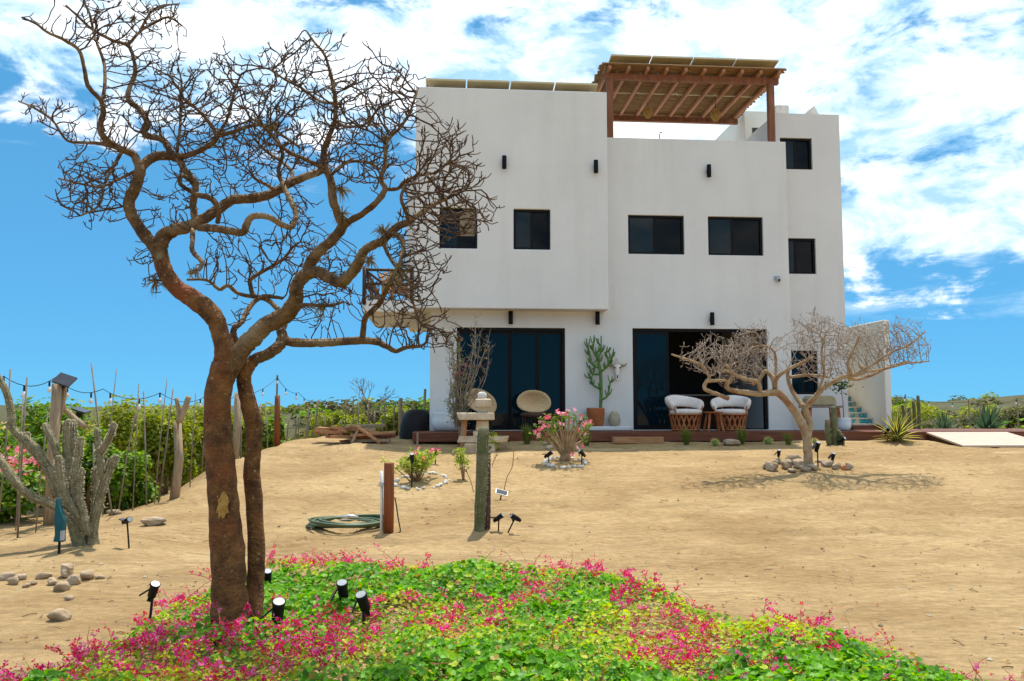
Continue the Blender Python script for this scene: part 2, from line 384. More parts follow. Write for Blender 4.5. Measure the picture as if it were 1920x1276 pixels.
# ================================================================== GROUND
for px, py, r, h in ((690, 846, .6, .10), (650, 842, .5, .06), (985, 832, .7, .05), (1060, 872, .45, .05), (800, 905, .7, .07), (1518, 885, .75, .08), (905, 1003, .4, .05),
                     (160, 1035, .9, .08), (880, 880, .6, .06), (1680, 826, .6, .05), (395, 890, .8, .10), (300, 1000, .5, .05)):
    p = gnd(px, py); MOUNDS.append((p.x, p.y, r, h))
def axis(lo, hi, step, far):
    a = list(np.arange(lo, hi+1e-6, step)); s = step; v = hi
    while v < far: s *= 1.22; v += s; a.append(v)
    s = step; v = lo
    while v > -far: s *= 1.22; v -= s; a.insert(0, v)
    return a
def build_ground():
    xs = axis(-8, 11, .085, 2600); ys = axis(4.0, 21, .085, 2600)
    vs = [(x, y, G(x, y)) for y in ys for x in xs]; n = len(xs)
    A = np.array(vs); X, Yv = A[:, 0], A[:, 1]; rng = np.random.default_rng(5)
    for c0, c1, c2, ph in ((12.6, .9, .33, 0.4), (10.9, .55, .27, 1.3), (14.6, .5, .4, 2.2)):      # wheel ruts
        mid = c0 + c1*np.sin(c2*X + ph)
        for off in (-.72, .72):
            d = Yv - mid - off; fade = np.clip((X-.5)/2.5, 0, 1)*np.clip((16-X)/4, 0, 1)*(.45+.55*np.sin(X*1.7+off*3+ph)**2)
            A[:, 2] += fade*(-.028*np.exp(-(d/.13)**2) + .014*np.exp(-((np.abs(d)-.24)/.09)**2))
    for i in range(420):                                      # footprints and scuffs
        y = rng.uniform(9.6, 17.5); x = rng.uniform(-.28, .6)*y; a = rng.normal(0, .9); r1, r2 = rng.uniform(.10, .17), rng.uniform(.06, .085); dp = rng.uniform(.012, .030)
        m = (np.abs(X-x) < .5) & (np.abs(Yv-y) < .5)
        dx, dy = X[m]-x, Yv[m]-y; u = (dx*np.cos(a)+dy*np.sin(a))/r1; v = (-dx*np.sin(a)+dy*np.cos(a))/r2; q = u*u+v*v
        A[m, 2] += -dp*np.exp(-q) + dp*.55*np.exp(-(np.sqrt(q)-1.7)**2*3)
    vs = [tuple(p) for p in A]
    fs = [(j*n+i, j*n+i+1, (j+1)*n+i+1, (j+1)*n+i) for j in range(len(ys)-1) for i in range(n-1)]
    mb = MB(); mb.v = vs; mb.f = fs
    structure(mb.build('ground', 'sand', smooth=True))
build_ground()

# far low hills with scrub
def hill(name, x, y, rx, ry, h, seed, mat):
    mb = MB(); n = 28; m = 18; vs = []; fs = []
    for j in range(m+1):
        for i in range(n+1):
            u = -1+2*i/n; v = -1+2*j/m
            f = max(0, 1-u*u)**1.2*max(0, 1-v*v)**1.2
            z = h*f*(1+.45*noise.noise(Vector((u*2.3+seed, v*2, seed))))
            vs.append((x+rx*u, y+ry*v, .12+z-.25*(f == 0)))
    for j in range(m):
        for i in range(n): fs.append((j*(n+1)+i, j*(n+1)+i+1, (j+1)*(n+1)+i+1, (j+1)*(n+1)+i))
    mb.add(vs, fs); return structure(mb.build(name, mat, smooth=True))
MT['hillsoil'] = M('scrubby_hill', (.040, .046, .013), (.095, .080, .034), .95, .9, .6, 3, c3=(.05, .07, .02), s3=.35)
hill('hill', -8.5, 52, 13, 12, 1.9, 1, 'hillsoil'); hill('hill', 34, 74, 26, 16, 2.6, 5, 'hillsoil'); hill('hill', 60, 90, 40, 20, 3.2, 9, 'hillsoil')
hill('hill', -70, 160, 75, 30, 2.4, 3, 'hillsoil'); hill('hill', 90, 300, 240, 60, 4.5, 7, 'hillsoil'); hill('hill', -260, 320, 200, 60, 4.0, 13, 'hillsoil')

# ------------------------------------------------------------------ leaf clouds
def leaf(mb, p, nrm, size, col, asp=1.0, fold=.18):
    n = Vector(nrm).normalized(); a = n.orthogonal().normalized()
    a.rotate(Matrix.Rotation(random.uniform(0, 2*PI), 3, n)); b = n.cross(a)
    s = size; w = size*.5*asp
    v = [p-a*s*.5, p-b*w-a*s*.12+n*fold*s, p+a*s*.55, p+b*w-a*s*.12+n*fold*s]
    mb.add(v, [(0,1,2),(0,2,3)], None); mb.c.extend([col, col])
def mixcol(pal, t=None):
    a, b = random.sample(pal, 2); f = random.random() if t is None else t
    return tuple(a[i]*(1-f)+b[i]*f for i in range(3))
def bush(name, base, rx, ry, h, n, ls, pal, label, cat, group=None, stems=7, low=.12, dens=None, stemmat='dry'):
    root = empty(name, base, random.uniform(0, 6))
    mb = MB(); clumps = []
    for i in range(16):
        a = random.uniform(0, 2*PI); r = math.sqrt(random.random())*.75; zz = random.uniform(low+.1, .86)
        lim = math.sqrt(max(.05, 1-((zz-.45)/.55)**2)) if zz > .45 else .75+.55*zz
        clumps.append((Vector((rx*r*math.cos(a)*lim, ry*r*math.sin(a)*lim, h*zz)), random.uniform(.26, .42)))
    for i in range(n):
        c, cr = random.choice(clumps)
        d = Vector((random.gauss(0,1), random.gauss(0,1), random.gauss(0,1))).normalized()*(random.random()**.4)
        p = c + Vector((d.x*rx*cr, d.y*ry*cr, d.z*h*cr*.7))
        if p.z < .03: p.z = random.uniform(.03, .15)
        leaf(mb, p, d*.7+Vector((0,0,.7))+Vector((random.gauss(0,.4), random.gauss(0,.4), 0)), ls*random.uniform(.6, 1.3), mixcol(pal), .8)
    mb.build('crown', 'bushleaf', root)
    for i in range(stems):
        c, cr = random.choice(clumps); q = Vector((random.uniform(-.1,.1)*rx, random.uniform(-.1,.1)*ry, -.05))
        m = q.lerp(c, .5)+Vector((random.gauss(0,.08), random.gauss(0,.08), .05))
        t = MB(); t.tube([q, m, c], [.022, .016, .008], 5); t.build('stem', stemmat, root, True)
    return tag(root, label, cat, group)
GREEN = [(.13,.27,.012), (.07,.17,.010), (.21,.33,.015), (.045,.11,.010), (.27,.34,.02)]
OLIVE = [(.20,.26,.015), (.28,.31,.02), (.13,.18,.012), (.33,.32,.03)]
DULL = [(.09,.10,.025), (.15,.14,.045), (.06,.075,.02), (.18,.15,.07)]
def left_bushes():
    spec = [  # px centre, depth, width px, top py, palette, label
     (20, 11.9, 190, 868, GREEN, 'low leafy green bush with pink flowers behind the bulky branching cactus'),
     (95, 13.6, 190, 752, GREEN, 'dense bright green bush below the raised solar panel'),
     (175, 12.9, 150, 800, GREEN, 'leafy bush directly behind the fence sticks beside the branching cactus'),
     (262, 16.2, 240, 742, OLIVE, 'tall rounded yellow-green bush behind the crossed fence sticks'),
     (238, 13.4, 130, 850, GREEN, 'glossy green bush crowding through the fence sticks near the forked post'),
     (320, 15.6, 130, 770, OLIVE, 'yellow-green bush behind the forked fence post'),
     (368, 17.6, 130, 765, OLIVE, 'olive bush between the forked post and the tree trunk'),
     (-60, 14.5, 260, 790, GREEN, 'wide green bush where the string light begins'),
     (500, 21.5, 110, 785, GREEN, 'green bush behind the reddish fence post'),
     (430, 21.0, 120, 762, OLIVE, 'olive bush seen between the two tree trunks'),
     (690, 30.0, 200, 757, DULL, 'dull grey-green scrub mound behind the timber pile'),
     (640, 27.0, 120, 768, OLIVE, 'yellow-topped shrub on the sandy rise behind the timber pile'),
     (745, 27.5, 100, 772, OLIVE, 'small yellowish shrub close to the corner of the house'),
     (1700, 34, 190, 760, OLIVE, 'olive scrub bush behind the slim upright cactus stems'),
     (1785, 30, 170, 768, DULL, 'dull brown-green scrub behind the pair of agaves'),
     (1860, 33, 190, 757, OLIVE, 'yellow-green scrub bush behind the big dark agave'),
     (1940, 29, 160, 764, DULL, 'grey-green scrub beyond the wooden ramp'),
     (1650, 40, 120, 764, DULL, 'grey scrub bush far behind the stair wall'),
    ]
    for px, Y, w, top, pal, lab in spec:
        b = on(px, Y); b.z -= .03; t = at(px, top, Y); h = max(.5, t.z-b.z)
        rx = w/F_PX*Y/2
        n = 4200 if Y < 18 else 2600
        bush('bush', b, rx, min(rx, 1.6), h, n, .085 if Y < 18 else .13, pal, lab, 'bush', None)
left_bushes()
def far_scrub():
    mb = MB()
    for i in range(1500):
        Y = random.choice((random.uniform(26, 60), random.uniform(40, 120), random.uniform(90, 260)))
        x = random.uniform(-.75, .75)*Y
        if abs(x+1.2) < 3 and Y < 28: continue
        if -6 < x < 12 and Y < 31: continue
        z = .12
        for hx, hy, rx, ry, h in ((-8.5,52,13,12,1.9), (34,74,26,16,2.6), (60,90,40,20,3.2), (-70,160,75,30,2.4), (90,300,240,60,4.5)):
            u = (x-hx)/rx; v = (Y-hy)/ry
            if abs(u) < 1 and abs(v) < 1: z = max(z, .05+h*(1-u*u)**1.2*(1-v*v)**1.2)
        if z < .2: z = G(x, Y)
        s = random.uniform(.4, 1.0); pal = random.choice((OLIVE, DULL, DULL, GREEN))
        for k in range(60):
            d = Vector((random.gauss(0,1), random.gauss(0,1), abs(random.gauss(0,.8)))).normalized()*random.random()**.4
            leaf(mb, Vector((x+d.x*s*1.3, Y+d.y*s*1.3, z-.12+d.z*s*.9)), d+Vector((0,0,.6)), s*.42, mixcol(pal), 1.0)
    stuff(tag(mb.build('scrub', 'scrub'), 'dry green and brown scrub covering the plain to the horizon', 'scrub'))
far_scrub()

# ================================================================== HOUSE
TH = RAD(4.6)
O = at(1187, 770, 20.0); O.z = 0
UX = Vector((math.cos(TH), math.sin(TH), 0)); UY = Vector((-math.sin(TH), math.cos(TH), 0))
def fac(px, py, yl=0.0):
    d = ray(px, py); c = Vector((0,0,EYE))
    t = (yl - (c-O).dot(UY)) / d.dot(UY); p = c+d*t
    return (p-O).dot(UX), p.z
def W(u, y, z): return O + UX*u + UY*y + Vector((0,0,z))
def local(p): q = Vector(p)-O; return Vector((q.dot(UX), q.dot(UY), q.z))
ZD = 1.16
house = empty('house', O, TH)
tag(house, 'white stucco three-storey house with black framed windows and roof terrace', 'house')

def wall_panel(u0, u1, z0, z1, y0, y1, holes=()):
    us = sorted({u0, u1, *[h[0] for h in holes], *[h[1] for h in holes]}); zs = sorted({z0, z1, *[h[2] for h in holes], *[h[3] for h in holes]})
    us = [u for u in us if u0 <= u <= u1]; zs = [z for z in zs if z0 <= z <= z1]
    solid = lambda i, j: 0 <= i < len(us)-1 and 0 <= j < len(zs)-1 and not any(h[0]-1e-6 <= us[i] and us[i+1] <= h[1]+1e-6 and h[2]-1e-6 <= zs[j] and zs[j+1] <= h[3]+1e-6 for h in holes)
    idx = {}; mb = MB()
    def V(i, j, b):
        k = (i, j, b)
        if k not in idx: idx[k] = len(mb.v); mb.v.append((us[i], (y0, y1)[b], zs[j]))
        return idx[k]
    for i in range(len(us)-1):
        for j in range(len(zs)-1):
            if not solid(i, j): continue
            mb.f.append((V(i,j,0), V(i+1,j,0), V(i+1,j+1,0), V(i,j+1,0)))
            mb.f.append((V(i,j,1), V(i,j+1,1), V(i+1,j+1,1), V(i+1,j,1)))
            if not solid(i-1, j): mb.f.append((V(i,j,0), V(i,j+1,0), V(i,j+1,1), V(i,j,1)))
            if not solid(i+1, j): mb.f.append((V(i+1,j,0), V(i+1,j,1), V(i+1,j+1,1), V(i+1,j+1,0)))
            if not solid(i, j-1): mb.f.append((V(i,j,0), V(i,j,1), V(i+1,j,1), V(i+1,j,0)))
            if not solid(i, j+1): mb.f.append((V(i,j+1,0), V(i+1,j+1,0), V(i+1,j+1,1), V(i,j+1,1)))
    return mb
def rect(px0, px1, py0, py1, yl):
    a = fac(px0, py0, yl); b = fac(px1, py1, yl); c = fac(px0, py1, yl); d = fac(px1, py0, yl)
    return ((a[0]+c[0])/2, (b[0]+d[0])/2, (b[1]+c[1])/2, (a[1]+d[1])/2)
YB = -.5; YT = .6
w1 = rect(824, 895, 390, 466, YB); w2 = rect(963, 1032, 391, 467, YB)
w2 = (w2[0], w2[1], w1[2], w1[3])
w3 = rect(1178, 1283, 404, 477, 0); w4 = rect(1328, 1431, 406, 480, 0); w4 = (w4[0], w4[1], w3[2], w3[3])
w5 = rect(1463, 1523, 259, 318, YT); w6 = rect(1468, 1530, 447, 514, YT); w7 = rect(1481, 1534, 656, 738, YT)
d1 = rect(856, 1060, 615, 805, 0); d2 = rect(1187, 1440, 617, 805, 0)
d1 = (d1[0], d1[1], ZD+.01, d1[3]); d2 = (d2[0], d2[1], ZD+.01, d2[3])
uA = fac(806, 700, 0)[0]; uB = fac(778, 400, YB)[0]; uC = fac(1140, 400, YB)[0]; uD = fac(1474, 300, 0)[0]
uE = fac(1453, 240, YT)[0]; uF = fac(1582, 500, YT)[0]
zBoxBot = fac(1140, 581, YB)[1]; zBoxTop = fac(1000, 169, YB)[1]; zPar = fac(1300, 262, 0)[1]; zTow = fac(1510, 214, YT)[1]
DEP = 8.0
# ground-floor + first-floor front (set back plane), upper box front, tower front
wall_panel(uA, uD, .6, zPar, 0, .22, [d1, d2, w3, w4]).build('front_wall', 'stucco', house, bevel=.02)
wall_panel(uB, uC, zBoxBot, zBoxTop, YB, YB+.22, [w1, w2]).build('upper_box_front', 'stucco', house, bevel=.02)
wall_panel(uE, uF, .6, zTow, YT, YT+.22, [w5, w6, w7]).build('tower_front', 'stucco', house, bevel=.02)
def hbox(name, x0, x1, y0, y1, z0, z1, mat='stucco', parent=house, bevel=.02):
    return MB().box(x0, x1, y0, y1, z0, z1).build(name, mat, parent, bevel=bevel)
hbox('upper_box_soffit', uB+.003, uC-.003, YB+.225, 5.5, zBoxBot+.003, zBoxBot+.25)
hbox('upper_box_side', uB, uB+.22, YB+.223, 5.5, zBoxBot+.26, zBoxTop)
hbox('upper_box_side', uC-.22, uC, YB+.223, 5.5, zBoxBot+.26, zBoxTop-.004)
hbox('upper_box_back', uB+.222, uC-.222, 5.28, 5.5, zBoxBot+.26, zBoxTop-.3)
hbox('upper_box_roof', uB+.223, uC-.223, YB+.224, 5.278, zBoxTop-.55, zBoxTop-.35)
hbox('ground_floor_side', uA+.003, uA+.22, .223, DEP, .6, zBoxBot-.002)
hbox('back_wall', uA+.224, uD-.003, DEP-.2, DEP, .6, zPar-.9)
hbox('side_wall', uD-.22, uD, .223, DEP, .6, zPar)
hbox('terrace_floor', uC+.003, uD-.223, .223, DEP-.21, zPar-1.05, zPar-.9)
hbox('tower_side', uE+.002, uE+.2, YT+.223, 2.88, zPar-1.0, zTow-.004)
hbox('tower_side', uF-.22, uF, YT+.223, DEP-1.5, .6, zTow-.003)
hbox('tower_back', uE+.203, uF-.224, 3.2, 3.4, zPar-1.0, zTow-.005)
hbox('tower_roof', uE+.205, uF-.225, YT+.226, 3.19, zTow-.4, zTow-.25)
# terrace stair head behind the pergola, rear wing on the left
hb = fac(1395, 205, 2.9); hc = fac(1452, 205, 2.9)
hbox('stair_head', hb[0], hc[0]+.35, 2.9, 6.5, zPar-.9, fac(1400, 208, 2.9)[1], 'stucco_cream')
hbox('stair_head_doorway', hb[0]+.22, hb[0]+.6, 2.885, 2.898, zPar-.9, fac(1400, 240, 2.9)[1], 'interior', bevel=0)  # near-black sheet painted in for the shade of an opening
rw = fac(763, 345, 5.6)
hbox('rear_wing', rw[0], uA+1.8, 5.6, DEP+.8, zBoxBot+.3, fac(763, 330, 5.6)[1])
# rooms: dark surface colours stand in for the shade indoors
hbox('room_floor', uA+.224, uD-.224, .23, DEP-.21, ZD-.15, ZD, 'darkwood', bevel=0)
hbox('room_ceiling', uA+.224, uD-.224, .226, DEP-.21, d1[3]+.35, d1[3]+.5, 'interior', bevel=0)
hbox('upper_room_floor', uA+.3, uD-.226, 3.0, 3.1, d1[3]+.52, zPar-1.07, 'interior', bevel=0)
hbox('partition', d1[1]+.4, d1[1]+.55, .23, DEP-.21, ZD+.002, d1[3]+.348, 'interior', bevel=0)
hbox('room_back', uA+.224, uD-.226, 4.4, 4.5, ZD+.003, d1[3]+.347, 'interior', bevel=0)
# low white plinth along the wall between the doors
pl0 = fac(1104, 800, -.35)[0]; pl1 = fac(1186, 800, -.35)[0]
hbox('wall_plinth', pl0, pl1, -.42, -.003, ZD+.005, ZD+.10, 'stucco')

# windows
def window(hole, y, panes=2, split=.5, blind=False, open_right=False, name='window'):
    u0, u1, z0, z1 = hole; f = .055; d0 = y+.06; d1_ = y+.13
    mb = MB()
    mb.box(u0+.002, u0+f, d0, d1_, z0+.002, z1-.002); mb.box(u1-f, u1-.002, d0, d1_, z0+.002, z1-.002)
    mb.box(u0+f, u1-f, d0+.001, d1_-.001, z0+.002, z0+f); mb.box(u0+f, u1-f, d0+.001, d1_-.001, z1-f, z1-.002)
    fr = mb.build(name, 'black', house)
    um = u0+f+(u1-u0-2*f)*split
    MB().box(um-.03, um+.03, d0+.012, d1_-.012, z0+f, z1-f).build('mullion', 'black', fr)
    MB().box(u0+f, um-.03, d0+.025, d0+.031, z0+f, z1-f).build('pane', 'glass', fr)
    MB().box(um+.03, u1-f, d0+.045, d0+.051, z0+f, z1-f).build('pane', 'glass_dark', fr)
    if blind:
        MB().box(um+.03, u1-f, d0+.018, d0+.022, z0+(z1-z0)*.32, z1-f).build('blind', M('beige_blind', (.20, .15, .10), (.25, .19, .13), .8, 3), fr)
    # near-black wall behind: the room's shade put into its colour
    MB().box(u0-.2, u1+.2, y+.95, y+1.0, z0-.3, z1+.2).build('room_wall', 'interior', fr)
    return fr
window(w1, YB, blind=True); window(w2, YB); window(w3, 0, split=.48); window(w4, 0, split=.45); window(w5, YT); window(w6, YT, split=.4); window(w7, YT)
def slider(hole, splits, y, glazed):
    u0, u1, z0, z1 = hole; f = .07; d0 = y+.05; d1_ = y+.17
    mb = MB()
    mb.box(u0+.002, u0+f, d0, d1_, z0+.002, z1-.002); mb.box(u1-f, u1-.002, d0, d1_, z0+.002, z1-.002)
    mb.box(u0+f, u1-f, d0+.001, d1_-.001, z0+.002, z0+.03); mb.box(u0+f, u1-f, d0+.001, d1_-.001, z1-f, z1-.002)
    fr = mb.build('sliding_door', 'black', house)
    ed = [u0+f]+[fac(s, 700, y)[0] for s in splits]+[u1-f]
    for i in range(len(ed)-1):
        if glazed[i] is None: continue
        o = .03*(i % 2); a, b = ed[i], ed[i+1]; st = .045
        lf = MB(); lf.box(a+.002, a+st, d0+.02+o, d0+.05+o, z0+.032, z1-f-.003); lf.box(b-st, b-.002, d0+.02+o, d0+.05+o, z0+.032, z1-f-.003)
        lf.box(a+st, b-st, d0+.021+o, d0+.049+o, z0+.033, z0+.11); lf.box(a+st, b-st, d0+.021+o, d0+.049+o, z1-f-.07, z1-f-.004)
        lf.build('door_leaf', 'black', fr)
        MB().box(a+st, b-st, d0+.033+o, d0+.039+o, z0+.11, z1-f-.07).build('pane', glazed[i], fr)
    return fr
slider(d1, (905, 957, 1008), 0, ('glass', 'glass', 'glass', 'glass'))
slider(d2, (1256, 1322), 0, ('glass', None, None))

# things inside the big room, seen dimly through the open door
def room_things():
    k = empty('kitchen_counter', W(*[(d2[0]+d2[1])/2+.3, 3.4, ZD]), TH)
    MB().box(-1.2, 1.2, -.3, .3, 0, .86).build('cabinet', 'darkwood', k); MB().box(-1.25, 1.25, -.34, .34, .862, .9).build('worktop', 'concrete', k)
    tag(k, 'dim wooden kitchen counter inside the open sliding door', 'counter')
    s = empty('bookshelf', W(d2[0]+.55, 1.0, ZD), TH)
    for x in (-.4, .4): MB().box(x-.02, x+.02, -.15, .15, 0, 1.1).build('side_panel', 'greywood', s)
    for z in (.05, .4, .75, 1.06): MB().box(-.379, .379, -.148, .148, z, z+.03).build('shelf', 'greywood', s)
    tag(s, 'low open shelf inside the room behind the sliding glass', 'shelf')
    for i in range(7):
        h = random.uniform(.12, .24); x = -.3+i*.1
        m = MB().lathe([(.03, 0), (.035, h*.6), (.02, h*.8), (.022, h)], 10); o = m.build('jar', random.choice(('clay', 'stonew', 'whitepot')), None, True)
        o.location = W(d2[0]+.55+x, 1.0, ZD+(.432 if i % 2 else .782)); tag(o, 'small pale jar standing on the shelf inside the room', 'jar', 'jars on the indoor shelf')
room_things()

# balcony on the left side
bu0 = fac(680, 573, YB)[0]; zb1 = fac(700, 562, YB)[1]; zb0 = fac(700, 585, YB)[1]
hbox('balcony_slab', bu0, uB-.003, YB+.002, YB+3.7, zb0, zb1)
rail = empty('balcony_railing', W(bu0, YB, zb1), TH)
tag(rail, 'dark log balcony railing with crossed diagonals above the white slab', 'railing')
bw = uB-bu0; rh = fac(690, 500, YB)[1]-zb1
def railpart(n, a, b, r=.035, mat='darkwood'):
    MB().tube([a, Vector(a).lerp(Vector(b), .5), b], r, 8).build(n, mat, rail, True)
for (x, y) in ((.03, .0), (.05, 1.75), (.05, 3.5), (bw-.06, .05)):
    railpart('post', (x, y, -.12 if y == 0 else 0), (x, y, rh), .045)
railpart('rail', (.03, .02, rh-.07), (bw-.06, .07, rh-.07)); railpart('rail', (.03, .02, rh*.48), (bw-.06, .07, rh*.48)); railpart('rail', (.05, .03, rh-.07), (.05, 3.5, rh-.07)); railpart('rail', (.05, .03, rh*.48), (.05, 3.5, rh*.48))
railpart('diagonal', (.06, .03, rh-.1), (.55, .05, .30), .03); railpart('diagonal', (.06, .03, rh*.44), (.45, .05, .05), .03)
for y in (0, 1.75):
    railpart('diagonal', (.05, y+.06, rh-.1), (.05, y+1.7, rh*.52), .028); railpart('diagonal', (.05, y+.06, .05), (.05, y+1.7, rh*.44), .028)
def balcony_chair():
    c = empty('wooden_chair', W(bu0+.72, YB+.85, zb1), TH+.5)
    for i in range(5):
        x = -.22+i*.11; MB().bar((x, .05, .30), (x*1.15, .42, .42+.42-abs(i-2)*.04), .09, .02, Vector((0,-1,.5))).build('back_slat', 'pilewood', c)
    for i in range(5): MB().box(-.26, .26, -.42+i*.1, -.34+i*.1, .33-.02*i, .35-.02*i).build('seat_slat', 'pilewood', c)
    for s in (-1, 1):
        MB().box(s*.30-.05, s*.30+.05, -.45, .25, .52, .545).build('arm', 'pilewood', c); MB().box(s*.30-.02, s*.30+.02, -.42, -.33, 0, .518).build('leg', 'pilewood', c); MB().box(s*.30-.02, s*.30+.02, .1, .19, 0, .518).build('leg', 'pilewood', c)
    tag(c, 'slatted reddish wooden lounge chair on the balcony', 'chair')
balcony_chair()

# roof: solar panels
def solar(pos, w, l, tilt, par):
    r = empty('solar_panel', pos, TH)
    me = lambda mb, n, m: mb.build(n, m, r)
    ct, st = math.cos(tilt), math.sin(tilt)
    X = Matrix(((1,0,0,0),(0,ct,st,0),(0,-st,ct,0),(0,0,0,1)))
    me(MB().box(-w/2+.03, w/2-.03, .03, l-.03, -.012, -.004, X), 'backsheet', 'solarback'); me(MB().box(-w/2+.03, w/2-.03, .03, l-.03, -.002, .008, X), 'cells', 'solar')
    fr = MB(); fr.box(-w/2, w/2, 0, .029, -.03, .012, X); fr.box(-w/2, w/2, l-.029, l, -.03, .012, X); fr.box(-w/2, -w/2+.029, .03, l-.03, -.03, .012, X); fr.box(w/2-.029, w/2, .03, l-.03, -.03, .012, X)
    me(fr, 'frame', 'solarback')
    for s in (-1, 1): me(MB().bar(X@Vector((s*w*.3, .35, -.03)), X@Vector((s*w*.3, .35, -.34)), .04, .04), 'strut', 'alu')
    r.parent = par; r.location = pos - par.location; r.location.rotate(Euler((0,0,-TH))); r.rotation_euler = (0,0,0)
us = [fac(p, 151, YB+.1)[0] for p in (797, 875, 957, 1041, 1122)]; zz = fac(960, 152, YB+.1)[1]
for i in range(4): solar(W((us[i]+us[i+1])/2, YB+.1, zz-.01), us[i+1]-us[i]-.03, 1.75, RAD(11), house)
perg = empty('pergola', W(0, 0, zPar), TH)
us = [fac(p, 110, -.15)[0] for p in (1145, 1223, 1301, 1381, 1461)]; zz = fac(1300, 108, -.15)[1]
for i in range(4): solar(W((us[i]+us[i+1])/2, -.15, zz), us[i+1]-us[i]-.03, 1.75, RAD(8.5), perg)

# pergola
tag(perg, 'timber pergola with cane roof over the roof terrace', 'pergola')
def pb(n, a, b, w, h, mat):     # house-local coordinates
    q = Vector((0, 0, zPar)); MB().bar(Vector(a)-q, Vector(b)-q, w, h).build(n, mat, perg, bevel=.006, seg=1)
p0 = fac(1143, 200, .14)[0]; p1 = fac(1445, 200, .14)[0]; zf = fac(1300, 148, .1)[1]
yb_ = 3.05
for u, y in ((p0, .14), (p1, .14), (p0, yb_)): pb('post', (u, y, zPar-(.0 if y < 1 else .9)), (u, y, zf-.075), .15, .15, 'beam')
pb('beam', (p0-.12, .14, zf), (p1+.2, .14, zf), .12, .15, 'beam'); pb('beam', (p0-.12, yb_, zf-.002), (p1+.2, yb_, zf-.002), .12, .15, 'beam')
for i in range(10):
    u = p0-.05+i*(p1-p0+.16)/9
    pb('rafter', (u, -.22, zf+.102), (u, yb_+.3, zf+.102), .075, .09, 'rafter')
for i in range(62):
    y = -.24+i*.0585
    q = Vector((0, 0, zPar)); j = random.uniform(-.05, .05); mb = MB()
    e0 = p0-.2-abs(j)*2; e1 = p1+.27+j; zz_ = zf+.172+random.uniform(-.004, .008)
    mb.tube([Vector((e0, y, zz_))-q, Vector(((e0+e1)/2, y+random.uniform(-.012, .012), zz_+random.uniform(-.004, .006)))-q, Vector((e1, y+random.uniform(-.012, .012), zz_))-q], random.uniform(.020, .027), 6); mb.build('cane', 'cane', perg, True)
for k in range(13):       # loose cane ends along the left edge
    q = Vector((0,0,zPar)); y = -.22+k*.25
    MB().bar(Vector((p0-.22, y, zf-.1))-q, Vector((p0-.16, y+.02, zf+.15))-q, .02, .02).build('cane', 'cane', perg)
def pendant(px, py, yl, r, h, lab):
    u, z = fac(px, py, yl); o = empty('pendant_lamp', W(u, yl, z), TH)
    prof = [(r*math.sin(PI*(.08+.84*i/10))*(1.05 if i < 6 else .95), h/2-h*i/10) for i in range(11)]
    mb = MB(); n = 20
    for s in (1, -1):
        for j in range(n):
            pts = []
            for i, (rr, zz_) in enumerate(prof):
                a = 2*PI*j/n+s*i*.16; pts.append((rr*math.cos(a), rr*math.sin(a), zz_))
            mb.tube(pts, .009, 4, cap=False)
    for i in (0, 3, 5, 7, 10):
        rr, zz_ = prof[i]; mb.tube([(rr*math.cos(a*PI/10), rr*math.sin(a*PI/10), zz_) for a in range(21)], .008, 4, cap=False)
    mb.build('lamp_shade', 'weave', o, True)
    MB().lathe([(.01, .05), (.035, .02), (.04, -.02), (.02, -.05)], 10).build('bulb', 'bulb', o, True)
    MB().tube([(0, 0, .05), (0, 0, zf+.1-z)], .008, 5).build('cord', 'black', o)
    tag(o, lab, 'lamp')
pendant(1215, 212, 1.9, .115, .30, 'woven pendant lamp hanging under the middle rafters, farther from the right post'); pendant(1342, 217, 1.6, .125, .32, 'woven pendant lamp hanging near the right end of the pergola')

# wall lights
def wall_light(px, py, yl, lab, hh=24):
    u, z = fac(px, py, yl); o = empty('wall_light', W(u, yl, z), TH); h = hh/80
    MB().lathe([(.05, -h/2), (.052, -h/2+.004), (.052, h/2-.004), (.05, h/2)], 16, (0, -.10, 0)).build('housing', 'black', o, True)
    MB().box(-.03, .03, -.06, -.002, -.05, .05).build('bracket', 'black', o)
    MB().lathe([(.042, -.002), (.042, .002)], 12, (0, -.10, h/2)).build('lens', 'lampwhite', o)
    tag(o, lab, 'wall light')
wall_light(945, 307, YB, 'black tube wall light high on the upper left block, above the two square windows')
wall_light(1116, 315, YB, 'black tube wall light near the right edge of the projecting upper block')
wall_light(1327, 323, 0, 'black tube wall light on the upper wall below the pergola')
wall_light(957, 597, 0, 'black tube wall light under the overhang above the left glass doors')
wall_light(1119, 598, 0, 'black tube wall light under the overhang above the potted green euphorbia')
wall_light(1333, 599, 0, 'black tube wall light above the large open glass door')
def sec_cam():
    u, z = fac(1457, 527, 0); o = empty('security_camera', W(u, 0, z), TH)
    MB().box(-.07, .07, -.05, -.002, .03, .11).build('mount', 'lampwhite', o, bevel=.01)
    MB().lathe([(.02, .0), (.045, -.02), (.05, -.06), (.035, -.1), (.01, -.115)], 14, (0, -.09, .06)).build('dome', 'lampwhite', o, True)
    MB().box(-.02, .02, -.155, -.13, -.025, .02).build('lens', 'black', o)
    tag(o, 'small white security camera on the wall beside the tower', 'camera')
sec_cam()
